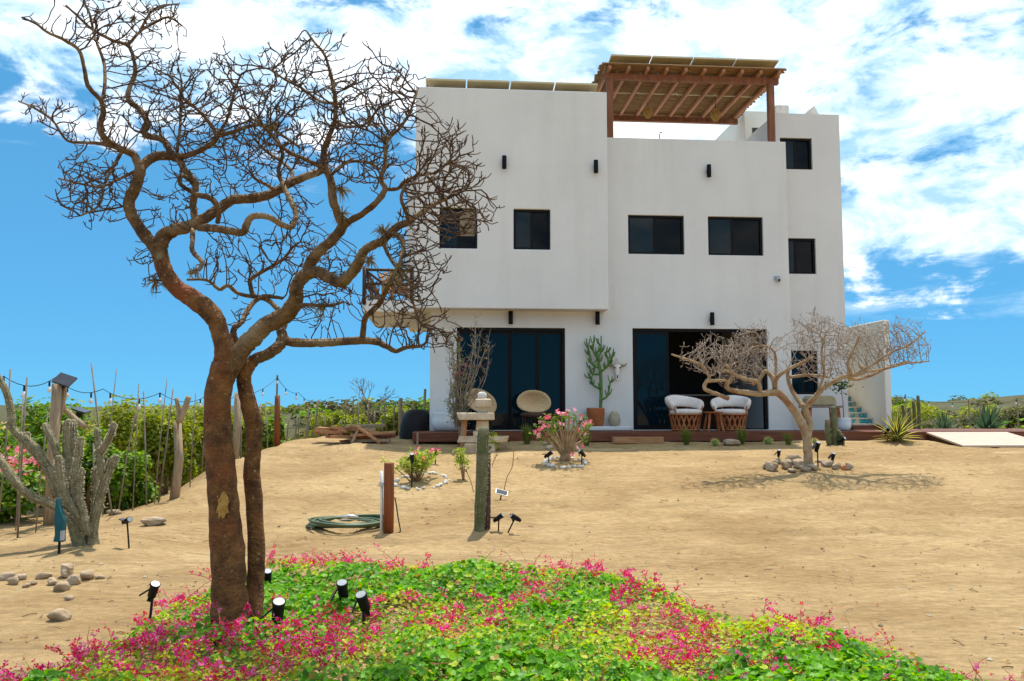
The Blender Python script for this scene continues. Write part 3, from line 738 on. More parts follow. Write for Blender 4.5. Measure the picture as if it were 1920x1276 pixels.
# roof clutter on the tower
def roof_things():
    u0, z = fac(1455, 213, 1.6); u1 = fac(1480, 213, 1.6)[0]; zt = fac(1460, 197, 1.6)[1]
    o = empty('air_conditioner', W(u0, 1.6, zTow-.24), TH)
    MB().box(0, u1-u0, 0, .5, .06, zt-zTow+.24).build('casing', 'stonew', o, bevel=.02); MB().box(.02, u1-u0-.02, .05, .45, 0, .058).build('base', 'black', o)
    MB().lathe([(.13, -.004), (.13, .004)], 16, mat=Matrix.Translation(((u1-u0)/2, -.006, .3))@Matrix.Rotation(PI/2, 4, 'X')).build('grille', 'black', o)
    tag(o, 'pale air conditioner box on the tower roof next to the pergola post', 'air conditioner')
    a, z0 = fac(1520, 213, 1.4); b = fac(1546, 213, 1.4)[0]; zt = fac(1527, 199, 1.4)[1]
    mb = MB(); h = zt-zTow
    mb.add([(0,0,-.24),(b-a,0,-.24),(b-a,0,0),(.10,0,h),(0,0,h-.08),(0,.7,-.24),(b-a,.7,-.24),(b-a,.7,0),(.10,.7,h),(0,.7,h-.08)], [(0,1,2,3,4),(9,8,7,6,5),(0,5,6,1),(1,6,7,2),(2,7,8,3),(3,8,9,4),(4,9,5,0)])
    o = mb.build('roof_hatch', 'stonew'); o.location = W(a, 1.4, zTow); o.rotation_euler = (0,0,TH); tag(o, 'small sloped grey hatch on top of the tower', 'hatch')
    u, z = fac(1237, 256, 1.2); o = MB().tube([(0,0,-.9), (0,0,.06), (.02,0,.10), (.06,0,.09)], .014, 6).build('vent_pipe', 'black'); o.location = W(u, 1.2, z); tag(o, 'thin dark vent pipe poking above the terrace parapet', 'pipe')
roof_things()

# outside stair on the right
st = empty('tiled_stair', W(uF, .3, ZD), TH)
tag(st, 'outdoor stair with turquoise and ochre tiled risers beside the tower', 'stair')
sw0 = fac(1635, 780, .67)[0]-uF; RISE = .14; RUN = .27
for k in range(11):
    MB().box(.01, sw0, .1+k*RUN, .1+(k+1)*RUN+.3, k*RISE-.1 if k else -.3, (k+1)*RISE-.03).build('step', 'concrete', st)
    MB().box(.008, sw0+.002, .07+k*RUN, .1+(k+1)*RUN, (k+1)*RISE-.028, (k+1)*RISE).build('tread', 'concrete', st)
    if k == 0: continue
    n = 6
    for j in range(n):
        a = .012+j*(sw0-.014)/n
        MB().box(a+.003, a+(sw0-.014)/n-.003, .09+k*RUN, .1+k*RUN-.001, k*RISE+.006, (k+1)*RISE-.033).build('tile', ('tileb', 'tiley')[(j+k) % 2 if (j+2*k) % 3 else 0], st)
MB().box(-.1, sw0+.14, -.16, .098, -.2, .10).build('base_step', 'deck', st)
sw = fac(1648, 700, .1)[0]; zs = fac(1646, 601, .1)[1]
stw = MB().box(0, .16, -.1, 6.2, -.5, zs-ZD).build('stair_wall', 'stucco_cream', bevel=.02); stw.location = W(uF+sw0+.003, .1, ZD); stw.rotation_euler = (0,0,TH)
tag(stw, 'plain cream stair wall to the right of the tiled steps', 'wall')

# deck, step and ramp
DY = -1.75
dk = empty('wooden_deck', W(0, DY, 0), TH)
tag(dk, 'long dark red timber deck running along the front of the house', 'deck')
du0 = fac(776, 810, DY)[0]; du1 = fac(2080, 806, DY)[0]
for i in range(12):
    y0 = .03+i*.145
    MB().box(du0, du1, y0, y0+.139, ZD-.03, ZD+random.uniform(-.002, .002)).build('plank', 'deck', dk)
MB().box(du0+.002, du1, -.005, .028, ZD-.19, ZD-.002).build('fascia_board', 'deck', dk, bevel=.004)
MB().box(du0-.03, du0, 0, 1.7, ZD-.19, ZD-.002).build('fascia_board', 'deck', dk)
for i in range(16):
    u = du0+.2+i*(du1-du0-.4)/15; MB().box(u-.05, u+.05, .1, .2, .5, ZD-.19).build('support_post', 'darkwood', dk)
MB().box(du0, du1, 1.2, 1.24, .5, ZD-.05).build('skirt', 'darkwood', dk)
MB().box(uF+.2, du1, 1.77, 3.2, ZD-.03, ZD-.004).build('side_platform', 'deck', dk)
a = gnd(1145, 827); b = gnd(1238, 827)
sp = MB().box(0, (b-a).length, -.12, .12, -.05, .085).build('step_plank', 'pilewood', bevel=.008); sp.location = W(fac(1145, 820, DY)[0], DY-.2, G(a.x, a.y)+.02); sp.rotation_euler = (0,0,TH)
tag(sp, 'thick brown timber step lying on the sand below the deck', 'plank')
ra = local(at(1735, 807, 18.75)); rb = local(at(1886, 807, 18.9))
rl = gnd(1806, 838); rr_ = gnd(1960, 840)
T0 = W(ra.x, DY-.02, ZD-.01); T1 = W(rb.x, DY-.02, ZD-.01); B0 = Vector((rl.x, rl.y, rl.z+.035)); B1 = B0 + (T1-T0)*1.02
rp = empty('timber_ramp', B0); tag(rp, 'pale plank ramp sloping from the deck down to the sand', 'ramp')
for i in range(9):
    f0 = i/9+.004; f1 = (i+1)/9-.006
    q = [T0.lerp(B0, f0), T1.lerp(B1, f0), T1.lerp(B1, f1), T0.lerp(B0, f1)]; q = [p-B0 for p in q]; d = Vector((0,0,-.035))
    MB().add(q+[p+d for p in q], [(3,2,1,0),(4,5,6,7),(0,1,5,4),(1,2,6,5),(2,3,7,6),(3,0,4,7)]).build('plank', 'ramp', rp)
for f in (.015, .985):
    a = T0.lerp(T1, f)-B0; b = B0.lerp(B1, f)-B0; lo = Vector((0,0,.0))
    q = [a+Vector((0,0,-.037)), b+Vector((0,0,-.037)), b+Vector((0,0,-.09)), Vector((a.x, a.y, b.z-.09))]; s = Vector((.04, 0, 0))
    MB().add(q+[p+s for p in q], [(0,1,2,3),(7,6,5,4),(0,4,5,1),(1,5,6,2),(2,6,7,3),(3,7,4,0)]).build('side_board', 'darkwood', rp)

# ================================================================== TREES
def tree(name, Y, base_px, trunks, limbs, clusters, step, infl, kill, tip, pw, bark, twigmat, label, spur, lump=.10, seed=1, jit=.26, mult=1.6, lim=1.0, limbmat=None):
    rnd = random.Random(seed); rng = np.random.default_rng(seed)
    b = gnd(*base_px) if Y is None else on(base_px[0], Y); Y = b.y
    root = empty(name, b)
    nodes = []; nrad = []
    def path(pts, per=5):
        rows = []
        for q in pts:
            dep = q[3] if len(q) > 3 else 0
            p = at(q[0], q[1], Y+dep); rows.append((p.x, p.y, p.z, q[2]/F_PX*(Y+dep)))
        return smoothpath(rows, per)
    def woody(pts, nm, sides):
        R = path(pts); P = [Vector(r[:3])-b for r in R]; rad = [max(.003, r[3]*lim) for r in R]
        amp = 1.0
        for i in range(1, len(P)-1):
            P[i] += Vector((rnd.gauss(0,1), rnd.gauss(0,1), rnd.gauss(0,1)))*rad[i]*(.03 if nm == 'trunk' else .06)
            rad[i] *= 1+rnd.gauss(0, .010 if nm == 'trunk' else .03)
        # small knots
        mb = MB(); mb.tube(P, rad, sides, lump=lump, seed=rnd.uniform(0, 50)); mb.build(nm, bark if nm == 'trunk' or not limbmat else limbmat, root, True)
        return P, rad
    for t in trunks: woody(t, 'trunk', 18)
    for l in limbs:
        P, rad = woody(l, 'limb', 10)
        for p, r in zip(P, rad):
            nodes.append(p); nrad.append(r)
    base_n = len(nodes)
    # attraction points
    A = []
    for c in clusters:
        px, py, rx, ry, n = c[:5]; dep = c[5] if len(c) > 5 else 0; rd = c[6] if len(c) > 6 else .45
        for i in range(int(n*mult)):
            while True:
                u = rng.uniform(-1, 1, 3)
                if (u**2).sum() < 1: break
            p = at(px+u[0]*rx, py+u[1]*ry, Y+dep+u[2]*rd)-b; A.append(p)
    A = np.array([tuple(p) for p in A]); N = np.array([tuple(p) for p in nodes])
    par = [-1]*base_n; pos = [np.array(tuple(p)) for p in nodes]
    best = np.full(len(A), 1e9); bi = np.zeros(len(A), int); alive = np.ones(len(A), bool)
    def upd(new_idx):
        P = np.array([pos[i] for i in new_idx])
        for s in range(0, len(P), 400):
            D = np.linalg.norm(A[:, None, :]-P[None, s:s+400, :], axis=2); k = D.argmin(1); d = D[np.arange(len(A)), k]
            m = d < best; best[m] = d[m]; bi[m] = np.array(new_idx)[s+k[m]]
    upd(list(range(base_n)))
    kids = {}; vel = {}
    for it in range(160):
        act = alive & (best < infl)
        if not act.any(): break
        dirs = {}
        for a in np.nonzero(act)[0]:
            d = A[a]-pos[bi[a]]; d /= max(1e-6, np.linalg.norm(d)); dirs.setdefault(int(bi[a]), []).append(d)
        new = []
        for k, dl in dirs.items():
            if kids.get(k, 0) >= (3 if k >= base_n else 5): continue
            d = np.mean(dl, axis=0)+rng.normal(0, jit, 3)+np.array([0, 0, .12])
            if k in vel: d = d+vel[k]*.75
            d /= max(1e-6, np.linalg.norm(d))
            q = pos[k]+d*step*rng.uniform(.75, 1.25); j = len(pos)
            pos.append(q); par.append(k); kids[k] = kids.get(k, 0)+1; vel[j] = d; new.append(j)
        if not new: break
        upd(new); alive &= best > kill
    n = len(pos); cnt = np.zeros(n)
    rad = np.zeros(n); ch = [[] for _ in range(n)]
    for i in range(base_n, n):
        ch[par[i]].append(i)
    for i in range(n-1, base_n-1, -1):
        rad[i] = tip if not ch[i] else (sum(rad[c]**pw for c in ch[i]))**(1/pw)
    mb = MB(); nsp = 0
    done = set()
    def seg(a, bb, ra, rb, sides=5): mb.tube([Vector(a), Vector(bb)], [ra, rb], sides, cap=False)
    starts = [i for i in range(base_n, n) if par[i] < base_n] + [c for i in range(base_n, n) for c in ch[i][1:]]
    for s in starts:
        chain = [par[s], s]
        while ch[chain[-1]] and chain[-1] >= base_n: chain.append(ch[chain[-1]][0])
        P = [Vector(pos[i]) for i in chain]; R = [min(rad[s]*1.15, .03)]+[min(rad[i], .03) for i in chain[1:]]
        mb.tube(P, R, 5)
    for i in range(base_n, n):
        if rnd.random() < spur*(1.7 if not ch[i] else .55):
            for k in range(1 if ch[i] else rnd.choice((1, 2, 2, 3))):
                d = Vector(pos[i])-Vector(pos[par[i]]); d.normalize()
                d = (d*.7+Vector((rnd.gauss(0,.7), rnd.gauss(0,.7), .45+rnd.gauss(0,.4)))).normalized(); L = step*rnd.uniform(.6, 1.5)
                p = Vector(pos[i]); m = p+d*L*.55; e = m+(d+Vector((rnd.gauss(0,.25), rnd.gauss(0,.25), .4))).normalized()*L*.5
                mb.tube([p, m, e], [tip*.95, tip*.9, tip*.8], 4); nsp += 1
    o = mb.build('twigs', twigmat, root, True); stuff(o)
    print(name, 'nodes', n, 'spurs', nsp, 'tris', len(mb.f)*2)
    return tag(root, label, 'tree')

T_TRUNKS = [
 [(438,1215,50),(437,1180,43),(432,1130,38),(428,1070,34),(424,1000,32),(418,930,31),(412,860,29),(408,790,28),(409,735,27),(421,690,27),(424,664,23),(414,627,19),(399,592,20),(366,564,20),(333,541,18),(311,513,17),(302,488,16)],
 [(462,1200,28,.05),(472,1150,22,.08),(478,1100,18,.12),(481,1040,17.5,.14),(478,960,17,.15),(472,890,16.5,.15),(475,845,16.5,.15),(476,800,18,.15),(465,750,16,.12),(457,712,15,.1),(464,690,14,.08),(478,672,13,.1)],
]
T_LIMBS = [
 # left limb and its top
 [(311,513,15),(299,482,14),(286,459,13),(263,429,12),(246,402,12),(242,378,12),(253,355,12),(262,325,11),(261,306,10)],
 [(261,312,9,0),(250,290,8,.0),(227,280,7,-.1),(197,260,6.5,-.2),(188,237,6,-.2),(194,211,5.5,-.2),(188,188,5,-.25),(165,161,5,-.3),(158,128,4.3,-.3),(148,95,4,-.3),(122,76,3.5,-.4),(89,61,3,-.45),(69,46,2.6,-.5),(41,33,2,-.5)],
 [(188,190,4,-.25),(194,178,4,-.2),(197,145,3.6,-.1),(194,115,3.3,0),(181,79,3,0),(174,53,2.8,.1),(168,26,2.6,.1),(158,5,2.4,.1),(150,-25,2,.1)],
 [(250,290,5,0),(227,281,4.5,.1),(190,270,4,.15),(158,268,3.4,.2),(125,263,2.8,.2),(99,227,2.6,.2),(66,204,2.3,.2),(35,190,1.8,.2)],
 [(230,283,4,0),(214,310,3.2,-.2),(196,345,2.8,-.3),(186,385,2.4,-.35),(150,405,2,-.4)],
 [(262,318,4,0),(225,335,3.2,.2),(190,350,2.8,.3),(150,345,2.4,.35),(110,335,2,.4)],
 # second branch up from the horizontal knot
 [(262,322,9),(275,304,9.5,.05),(292,294,10,.1),(315,292,10,.1),(335,296,9,.1)],
 [(322,290,7.5,.1),(306,263,7,.15),(272,253,7,.2),(276,230,6.5,.2),(263,207,6,.25),(241,188,5.5,.25),(243,165,5,.3),(253,138,4.5,.3),(250,109,4,.3),(240,86,4,.3),(211,76,3.4,.25),(174,56,3,.2),(145,30,2.6,.15),(123,10,2,.1)],
 [(240,86,3.5,.3),(263,59,3.2,.35),(290,43,2.8,.4),(316,33,2.4,.45),(342,49,1.8,.5)],
 [(263,59,2.8,.35),(278,30,2.4,.3),(300,12,2,.25),(335,8,1.7,.2)],
 [(335,296,8,.1),(345,318,7,.05),(364,339,7,0),(366,359,7,0),(362,385,7,0),(366,412,8,0),(362,428,7,0)],
 [(364,345,5,0),(342,330,4.5,-.1),(338,345,4.5,-.12),(352,356,4.5,-.05),(372,366,6,-.05),(398,374,6,-.1),(411,396,5.5,-.1),(408,418,5,-.05)],
 [(330,292,6.5,.1),(345,293,6.5,.05),(372,284,6,0),(396,270,5.5,-.1),(406,256,5,-.15),(392,230,4,-.2),(368,204,3.4,-.25),(345,185,2.6,-.3)],
 [(405,257,4.5,-.15),(438,247,4.2,-.2),(467,237,3.8,-.3),(500,236,3.4,-.35),(530,255,3.2,-.35),(560,275,3,-.3)],
 [(406,256,3.6,-.15),(422,232,3.2,-.25),(432,205,2.8,-.3),(440,170,2.4,-.35),(452,140,2.2,-.4)],
 [(332,285,3.6,.1),(337,245,3.2,.2),(339,205,3,.3),(340,165,2.4,.35)],
 # arched middle limb
 [(309,507,15),(301,470,15),(306,446,15),(322,434,14),(358,424,13),(384,410,11.5),(414,390,11,.1),(437,375,10.5,.15),(489,370,10,.25),(519,359,9.5,.3),(540,346,9,.35),(572,332,8,.4),(606,320,7,.45)],
 [(374,427,8.5),(397,428,8.5,-.1),(430,433,8,-.2),(455,436,8,-.3),(464,418,7.5,-.3),(473,407,7,-.3),(503,407,6.5,-.3),(529,422,6.5,-.25),(547,425,6,-.2),(555,402,5.5,-.1),(546,380,5.5,0),(532,350,5,.1),(522,320,4.5,.2),(530,290,4,.2),(520,262,3.5,.1)],
 [(361,432,5.5,-.05),(361,450,5,-.2),(360,468,5,-.25),(368,480,5,-.3),(379,493,4.5,-.35),(372,508,4,-.35)],
 [(519,359,4,.3),(505,350,3.6,.2),(478,335,3.2,.1),(470,320,2.4,.1)],
 [(540,345,5,.35),(548,325,4.2,.5),(530,305,3.6,.6),(500,285,3.2,.6),(478,262,2.8,.6)],
 # right limb
 [(422,700,22),(434,684,21),(452,657,20),(473,632,19),(506,607,18.5),(540,586,17.5),(555,562,16,-.05),(556,538,15,-.1),(565,522,14.5,-.1),(579,510,14,-.1)],
 [(577,514,12.5,-.1),(583,492,12,-.1),(598,472,11.5,-.15),(624,450,11,-.2),(642,424,10.5,-.2),(634,404,9.5,-.25),(624,372,9,-.3),(621,342,8,-.3),(611,316,7,-.3),(608,283,6,-.3),(618,253,5.5,-.3),(628,227,5,-.3),(629,194,4.6,-.3),(624,158,4,-.3),(618,132,3.4,-.35),(608,102,3,-.35),(591,82,2.6,-.4),(575,59,2,-.4)],
 [(629,194,3.6,-.3),(600,190,3.2,-.2),(565,165,3,-.1),(535,150,2.8,-.1),(505,130,2.2,-.1)],
 [(642,426,8,-.2),(657,415,7.5,-.25),(684,398,7,-.4),(710,375,6.5,-.5),(722,355,6,-.5),(714,336,5.5,-.5),(722,309,5,-.5),(723,283,4.5,-.5),(728,261,4,-.5),(750,240,3.4,-.55),(769,210,3,-.6),(782,171,2.4,-.6)],
 [(722,355,4.5,-.5),(746,354,4,-.5),(758,341,3.6,-.55),(785,330,3,-.6),(815,325,2.6,-.6)],
 [(611,318,4.5,-.3),(575,300,4.2,-.45),(540,285,3.8,-.5),(510,255,3.4,-.5),(492,235,3,-.55),(470,222,2.4,-.55)],
 [(620,330,4,-.3),(650,305,3.6,-.1),(690,305,3.2,0),(712,318,2.6,.1)],
 [(628,228,3.6,-.3),(650,238,3.2,-.1),(680,235,3,0),(694,225,2.4,0)],
 # far right limb over the house
 [(577,514,12.5,-.1),(598,511,12,-.2),(615,520,12,-.25),(636,530,12,-.3),(655,517,11.5,-.4),(671,495,11,-.5),(681,473,10,-.55),(697,461,9.5,-.6),(717,452,9.5,-.65),(732,436,9,-.7),(747,425,8.5,-.75),(768,415,7.5,-.8),(787,401,6,-.8),(812,385,4.5,-.8),(840,372,3.2,-.8)],
 [(640,531,7,-.3),(648,542,3,-.3)],
 [(735,437,6,-.7),(752,447,5.5,-.8),(756,465,5,-.85),(752,485,4.5,-.9),(746,508,4.5,-.9)],
 [(717,452,4,-.65),(728,478,3.6,-.6),(742,500,3.4,-.7),(770,530,3,-.75),(775,570,2.6,-.8),(790,610,2.2,-.8)],
 [(770,414,5,-.8),(760,395,4.2,-.95),(752,370,3.6,-1.0),(762,345,3,-1.0)],
 # low limbs from the second trunk
 [(464,692,11,.08),(478,673,12.5,.1),(498,665,12,.12),(519,650,11.5,.15),(530,634,11,.2),(526,616,9,.25)],
 [(529,633,8.5,.2),(545,641,8.5,.2),(575,643,8.3,.15),(611,642,8,.1),(667,638,7.5,0),(704,640,7,-.05),(725,648,6,-.1),(742,657,5,-.1),(763,650,4.6,-.15),(790,648,3.6,-.2)],
 [(679,638,6.5,0),(682,612,6,-.05),(686,594,6,-.1),(707,575,6,-.2),(720,553,5.5,-.3),(731,529,5,-.5),(742,512,4.5,-.8)],
 [(527,620,7,.25),(536,600,5.5,.35),(519,578,5.5,.45),(497,560,5.5,.5),(478,557,5.5,.5),(470,538,5,.5),(472,522,4.6,.5),(506,502,4,.55),(532,485,3.4,.6),(550,462,2.6,.6)],
 [(478,557,4.6,.5),(447,551,4,.45),(428,536,4,.4),(411,543,3.8,.4),(388,526,3.2,.35),(350,525,2.4,.3)],
 [(452,650,5,.2),(438,630,6.5,.2),(440,615,6.5,.2),(454,603,6,.25),(464,582,5.5,.35),(484,560,5,.45),(505,556,4.5,.5),(530,560,3.6,.5)],
 [(545,575,5,0),(580,572,4,-.2),(615,574,3.4,-.3),(645,566,2.8,-.3)],
]
T_CL = [
 (85,215,52,32,22,.2,.3),(120,240,25,40,10,.2,.3),(175,350,85,75,150,.0,.55),(150,375,60,45,50,-.2,.4),(215,225,45,50,60,0,.4),(205,60,70,50,45,0,.4),(150,40,100,45,22,-.3,.3),
 (305,40,45,38,60,.4,.25),(230,15,80,30,30,.1,.3),(240,112,45,36,40,.3,.3),(300,120,50,35,40,.3,.4),(335,190,95,75,230,.1,.6),(420,120,30,55,26,-.3,.3),(445,170,60,55,90,-.3,.5),(290,230,60,40,50,.1,.5),
 (480,240,95,75,270,-.2,.7),(540,150,75,70,150,-.2,.5),(580,110,50,50,26,-.3,.4),(610,85,36,34,20,-.4,.2),(655,215,85,75,210,-.2,.7),(745,200,60,75,140,-.5,.5),(700,130,60,40,26,-.4,.4),
 (830,300,60,75,150,-.7,.5),(830,350,75,75,300,-.7,.6),(850,400,85,55,170,-.7,.5),(770,450,45,50,70,-.8,.4),(800,500,45,60,70,-.8,.4),(760,540,50,45,60,-.7,.4),(790,600,55,50,110,-.6,.4),(825,625,45,35,60,-.5,.3),
 (560,465,65,55,100,.4,.5),(500,500,60,45,40,.5,.4),(440,470,60,45,45,.3,.4),(620,520,40,40,60,0,.4),(650,500,35,40,35,-.2,.4),(630,560,55,30,50,-.2,.4),(605,600,45,25,22,.1,.3),
 (380,300,85,80,100,.0,.5),(330,390,50,45,55,.1,.4),(460,330,60,50,55,.2,.4),(600,280,80,60,130,-.2,.6),(690,310,70,50,100,-.3,.5),(395,510,45,30,24,.4,.3),(270,485,45,18,14,.0,.2),(285,530,20,30,14,0,.15),
 (450,590,30,25,14,.3,.2),(740,605,40,35,32,-.2,.3),(560,390,40,30,25,.2,.3),(890,395,45,35,26,-.8,.3),(700,560,30,25,14,-.3,.3),
]
main_tree = tree('bare_tree', 6.15, (440, 1190), T_TRUNKS, T_LIMBS, T_CL, .047, .62, .058, .0036, 2.75, 'bark', 'twig', 'large gnarled bare tree with twin reddish trunks in the flower bed', .42, seed=3, lim=.90, limbmat='bark_limb')
# bark scar on the trunk
def scar():
    p = at(414, 950, 6.15-.135)-main_tree.location
    mb = MB(); vs = [Vector((0,.004,0))]; n = 18
    for j in range(n):
        a = 2*PI*j/n; r = 1+.35*random.uniform(-1, 1); vs.append(Vector((math.cos(a)*.042*r, .024, math.sin(a)*.085*r)))
    mb.add([v+p for v in vs], [(0, 1+j, 1+(j+1) % n) for j in range(n)]); mb.build('bark_scar', 'scar', main_tree)
scar()
S_TRUNKS = [[(1519,892,12),(1518,878,10.5),(1515,850,10),(1513,825,10),(1509,806,9.5),(1493,775,9),(1475,751,8.5),(1458,735,8.5),(1437,736,7.5)],
            [(1514,822,7.5),(1519,796,7,.1),(1511,771,7.5,.1),(1507,758,7,.1)]]
S_LIMBS = [
 [(1440,736,7.2),(1420,737,6.6,-.1),(1397,734,6,-.15),(1372,730,5.4,-.2),(1362,722,5,-.2),(1373,706,4.4,-.2),(1371,695,3.8,-.2),(1360,682,3,-.2)],
 [(1426,735,5,-.1),(1421,715,4.6,-.2),(1397,709,4.4,-.25),(1374,699,4,-.3),(1352,690,3,-.3)],
 [(1366,746,5.4,-.3),(1346,738,4.6,-.3),(1322,728,4.6,-.3),(1324,715,4.4,-.3),(1330,706,4,-.3),(1318,687,3.6,-.35),(1306,679,3.2,-.4),(1283,671,2.8,-.4),(1259,663,2,-.4)],
 [(1364,724,4.2,-.2),(1362,713,3.8,-.25),(1345,712,3.6,-.3),(1328,714,3.2,-.3)],
 [(1455,735,6,0),(1449,708,5.4,.1),(1435,695,5,.2),(1424,710,4.6,.2),(1410,720,3.4,.2)],
 [(1450,712,4,.1),(1455,690,3.4,.2),(1452,660,3,.2),(1437,648,2.8,.2),(1413,650,2.4,.2),(1395,662,1.8,.2)],
 [(1452,725,5,0),(1458,706,4.6,-.1),(1478,691,4,-.2),(1502,679,3.2,-.25),(1525,668,2.4,-.3)],
 [(1507,762,6,.1),(1498,750,5.6,.2),(1485,730,5,.3),(1477,706,4,.35),(1480,685,3,.4)],
 [(1509,764,6.8,.1),(1528,743,6.4,.05),(1549,722,6,0),(1580,706,5.6,0),(1599,702,5.2,-.05),(1619,696,4.6,-.1),(1612,684,3.6,-.1)],
 [(1590,706,4,0),(1605,710,3.6,.15),(1635,702,3,.25),(1674,684,2.4,.35),(1705,676,1.8,.4)],
 [(1480,706,3.6,.35),(1516,702,3.4,.4),(1556,706,2.8,.45)],
 [(1597,702,4,-.05),(1590,680,3.2,-.2),(1600,655,2.6,-.25),(1612,630,2,-.3)],
 [(1612,696,3.4,-.1),(1640,680,3,-.15),(1670,660,2.4,-.2),(1705,645,2,-.2),(1735,622,1.4,-.2)],
 [(1620,696,3,-.1),(1660,690,2.6,.1),(1700,680,2.2,.2),(1742,676,1.5,.2)],
 [(1530,741,3.2,.05),(1545,700,2.8,-.2),(1540,660,2.2,-.3),(1548,625,1.8,-.3)],
]
S_CL = [(1350,668,65,38,190,-.3,.5),(1400,660,50,45,170,0,.6),(1300,668,42,20,40,-.4,.3),(1370,700,60,25,60,-.2,.4),(1415,625,30,25,35,0,.4),(1460,660,40,35,50,.2,.5),
        (1540,640,50,48,230,-.1,.7),(1525,690,40,25,60,.1,.5),(1520,610,35,25,45,0,.5),(1600,645,50,42,180,0,.7),(1665,648,60,38,190,0,.7),(1705,655,45,32,100,0,.5),(1690,615,45,18,40,0,.4),(1570,680,35,25,60,0,.5)]
small_tree = tree('bare_tree', 14.75, (1518, 885), S_TRUNKS, S_LIMBS, S_CL, .072, .8, .062, .0037, 3.0, 'bark_small', 'twig_small', 'small spreading pale bare tree ringed with stones in front of the house', .5, seed=11, mult=1.75, jit=.22, lim=.82)

def air_plant(px, py, dep, r, lab):
    p = at(px, py, 6.15+dep); mb = MB()
    for i in range(46):
        d = Vector((random.gauss(0,1), random.gauss(0,1), random.gauss(0,1)-.1)).normalized(); L = r*random.uniform(.6, 1.5)
        mb.tube([d*.006, d*L*.6, d*L+Vector((0,0,-.25*L))], [.004, .003, .001], 3)
    o = mb.build('air_plant', 'airplant'); o.location = p; tag(o, lab, 'air plant')
for px, py, dep, r, lab in ((364,510,-.35,.045,'air plant on the tip of the short hanging curl of branch'),(290,528,0,.07,'trailing air plant below the bend of the heavier leaning limb'),(642,402,-.26,.07,'air plant at the fork where the upright limb leaves the right branch'),(720,436,-.7,.075,'large golden air plant on top of the branch reaching over the house'),(694,486,-.6,.06,'air plant below the curve of the branch reaching over the house'),(745,508,-.9,.10,'biggest air plant clump in front of the balcony railing'),(603,574,-.25,.07,'air plant on the thin branch below the right fork'),(692,226,0,.05,'small reddish air plant among fine twigs beside the roofline'),
    (723,260,-.5,.045,'small air plant in the fork of the branch nearest the roofline'),(512,236,-.36,.06,'brown air plant in the middle of the crown twigs'),(250,35,.32,.03,'tiny air plant on a high twig at the top of the crown'),(640,355,-.3,.075,'long spiky air plant on the upright limb')):
    air_plant(px, py, dep, r, lab)

# ================================================================== FLOWER BED
EDGE = [(-260,1330),(-40,1292),(60,1262),(200,1205),(300,1150),(400,1105),(470,1060),(520,1050),(600,1052),(700,1056),(800,1058),(900,1060),(1000,1062),(1100,1062),(1160,1072),(1230,1100),(1290,1130),(1400,1155),(1500,1165),(1600,1192),(1680,1215),(1760,1245),(1900,1290),(2100,1340)]
edge = []
for px, py in EDGE:
    d = ray(px, py+12); t = -EYE/d.z; edge.append((d.x*t, d.y*t))
ex = np.array([e[0]/e[1] for e in edge]); ey = np.array([e[1] for e in edge])
def far_edge(x, y):     # depth limit of the bed along this direction
    return float(np.interp(x/max(y, .1), ex, ey))
def bedh(x, y):
    m = far_edge(x, y)-y
    k = sm(-.05, .75, m+.22*noise.noise(Vector((x*2.2, y*2.2, 7))))
    return k*max(.03, .125+.13*noise.noise(Vector((x*1.4, y*1.2, 2)))+.09*noise.noise(Vector((x*4.2, y*4.2, 5))))
# where the pale coral-vine shoots and the pink sprays sit (photo pixels turned to bed positions)
PINK = [(120,1235,90),(200,1225,80),(290,1220,90),(345,1170,60),(350,1135,35),(420,1215,80),(520,1235,90),(600,1210,80),(600,1160,55),(640,1250,60),(560,1260,60),(690,1190,60),(735,1140,45),(830,1165,42),(850,1195,35),(840,1130,30),(1010,1095,45),(1060,1125,25),(960,1130,40),(905,1180,25),
        (1240,1165,60),(1280,1190,75),(1210,1120,45),(1270,1215,60),(1340,1210,50),(1180,1130,40),(1225,1250,50),(1330,1100,30),(1460,1155,35),(1530,1190,40),(1500,1225,35),(1250,1060,25),(1100,1060,50),(1140,1075,40),(1030,1050,35),(560,1040,50),(620,1050,45),(700,1055,35),(760,1060,30),(450,1130,30),(330,1260,90),(60,1260,60),(1430,1260,30),(1590,1170,35),(1880,1265,20),(420,1265,60),(500,1190,40)]
pinkp = []
for px, py, r in PINK:
    d = ray(px, py+14); t = -(EYE-.06)/d.z; q = d*t
    pinkp.append((q.x, q.y, r/F_PX*q.y))
def pinkness(x, y):
    s = 0
    for a, b, r in pinkp:
        d = ((x-a)**2+((y-b)*.6)**2)/(r*r)
        if d < 4: s += math.exp(-d)
    return min(1, s)
LV = [(.085,.25,.004), (.14,.36,.005), (.20,.46,.006), (.05,.16,.005), (.17,.41,.005)]
LY = [(.40,.50,.010), (.52,.55,.02), (.31,.47,.010)]
LO = [(.36,.22,.025), (.32,.13,.03), (.42,.30,.05)]
def roundleaf(mb, p, n, s, col):
    n = n.normalized(); a = n.orthogonal().normalized(); a.rotate(Matrix.Rotation(random.uniform(0, 6.283), 3, n)); b = n.cross(a)
    cup = random.uniform(.06, .28)*s
    prof = ((.48,0),(.36,.40),(-.12,.52),(-.50,.30),(-.36,0.0),(-.50,-.30),(-.12,-.52),(.36,-.40))
    vs = [p]+[p+a*(u*s)+b*(v*s)+n*(cup*(u*u+v*v)*3.0+random.uniform(-.05,.05)*s) for u, v in prof]
    mb.add(vs, [(0, 1+i, 1+(i+1) % 8) for i in range(8)]); mb.c.extend([col]*8)
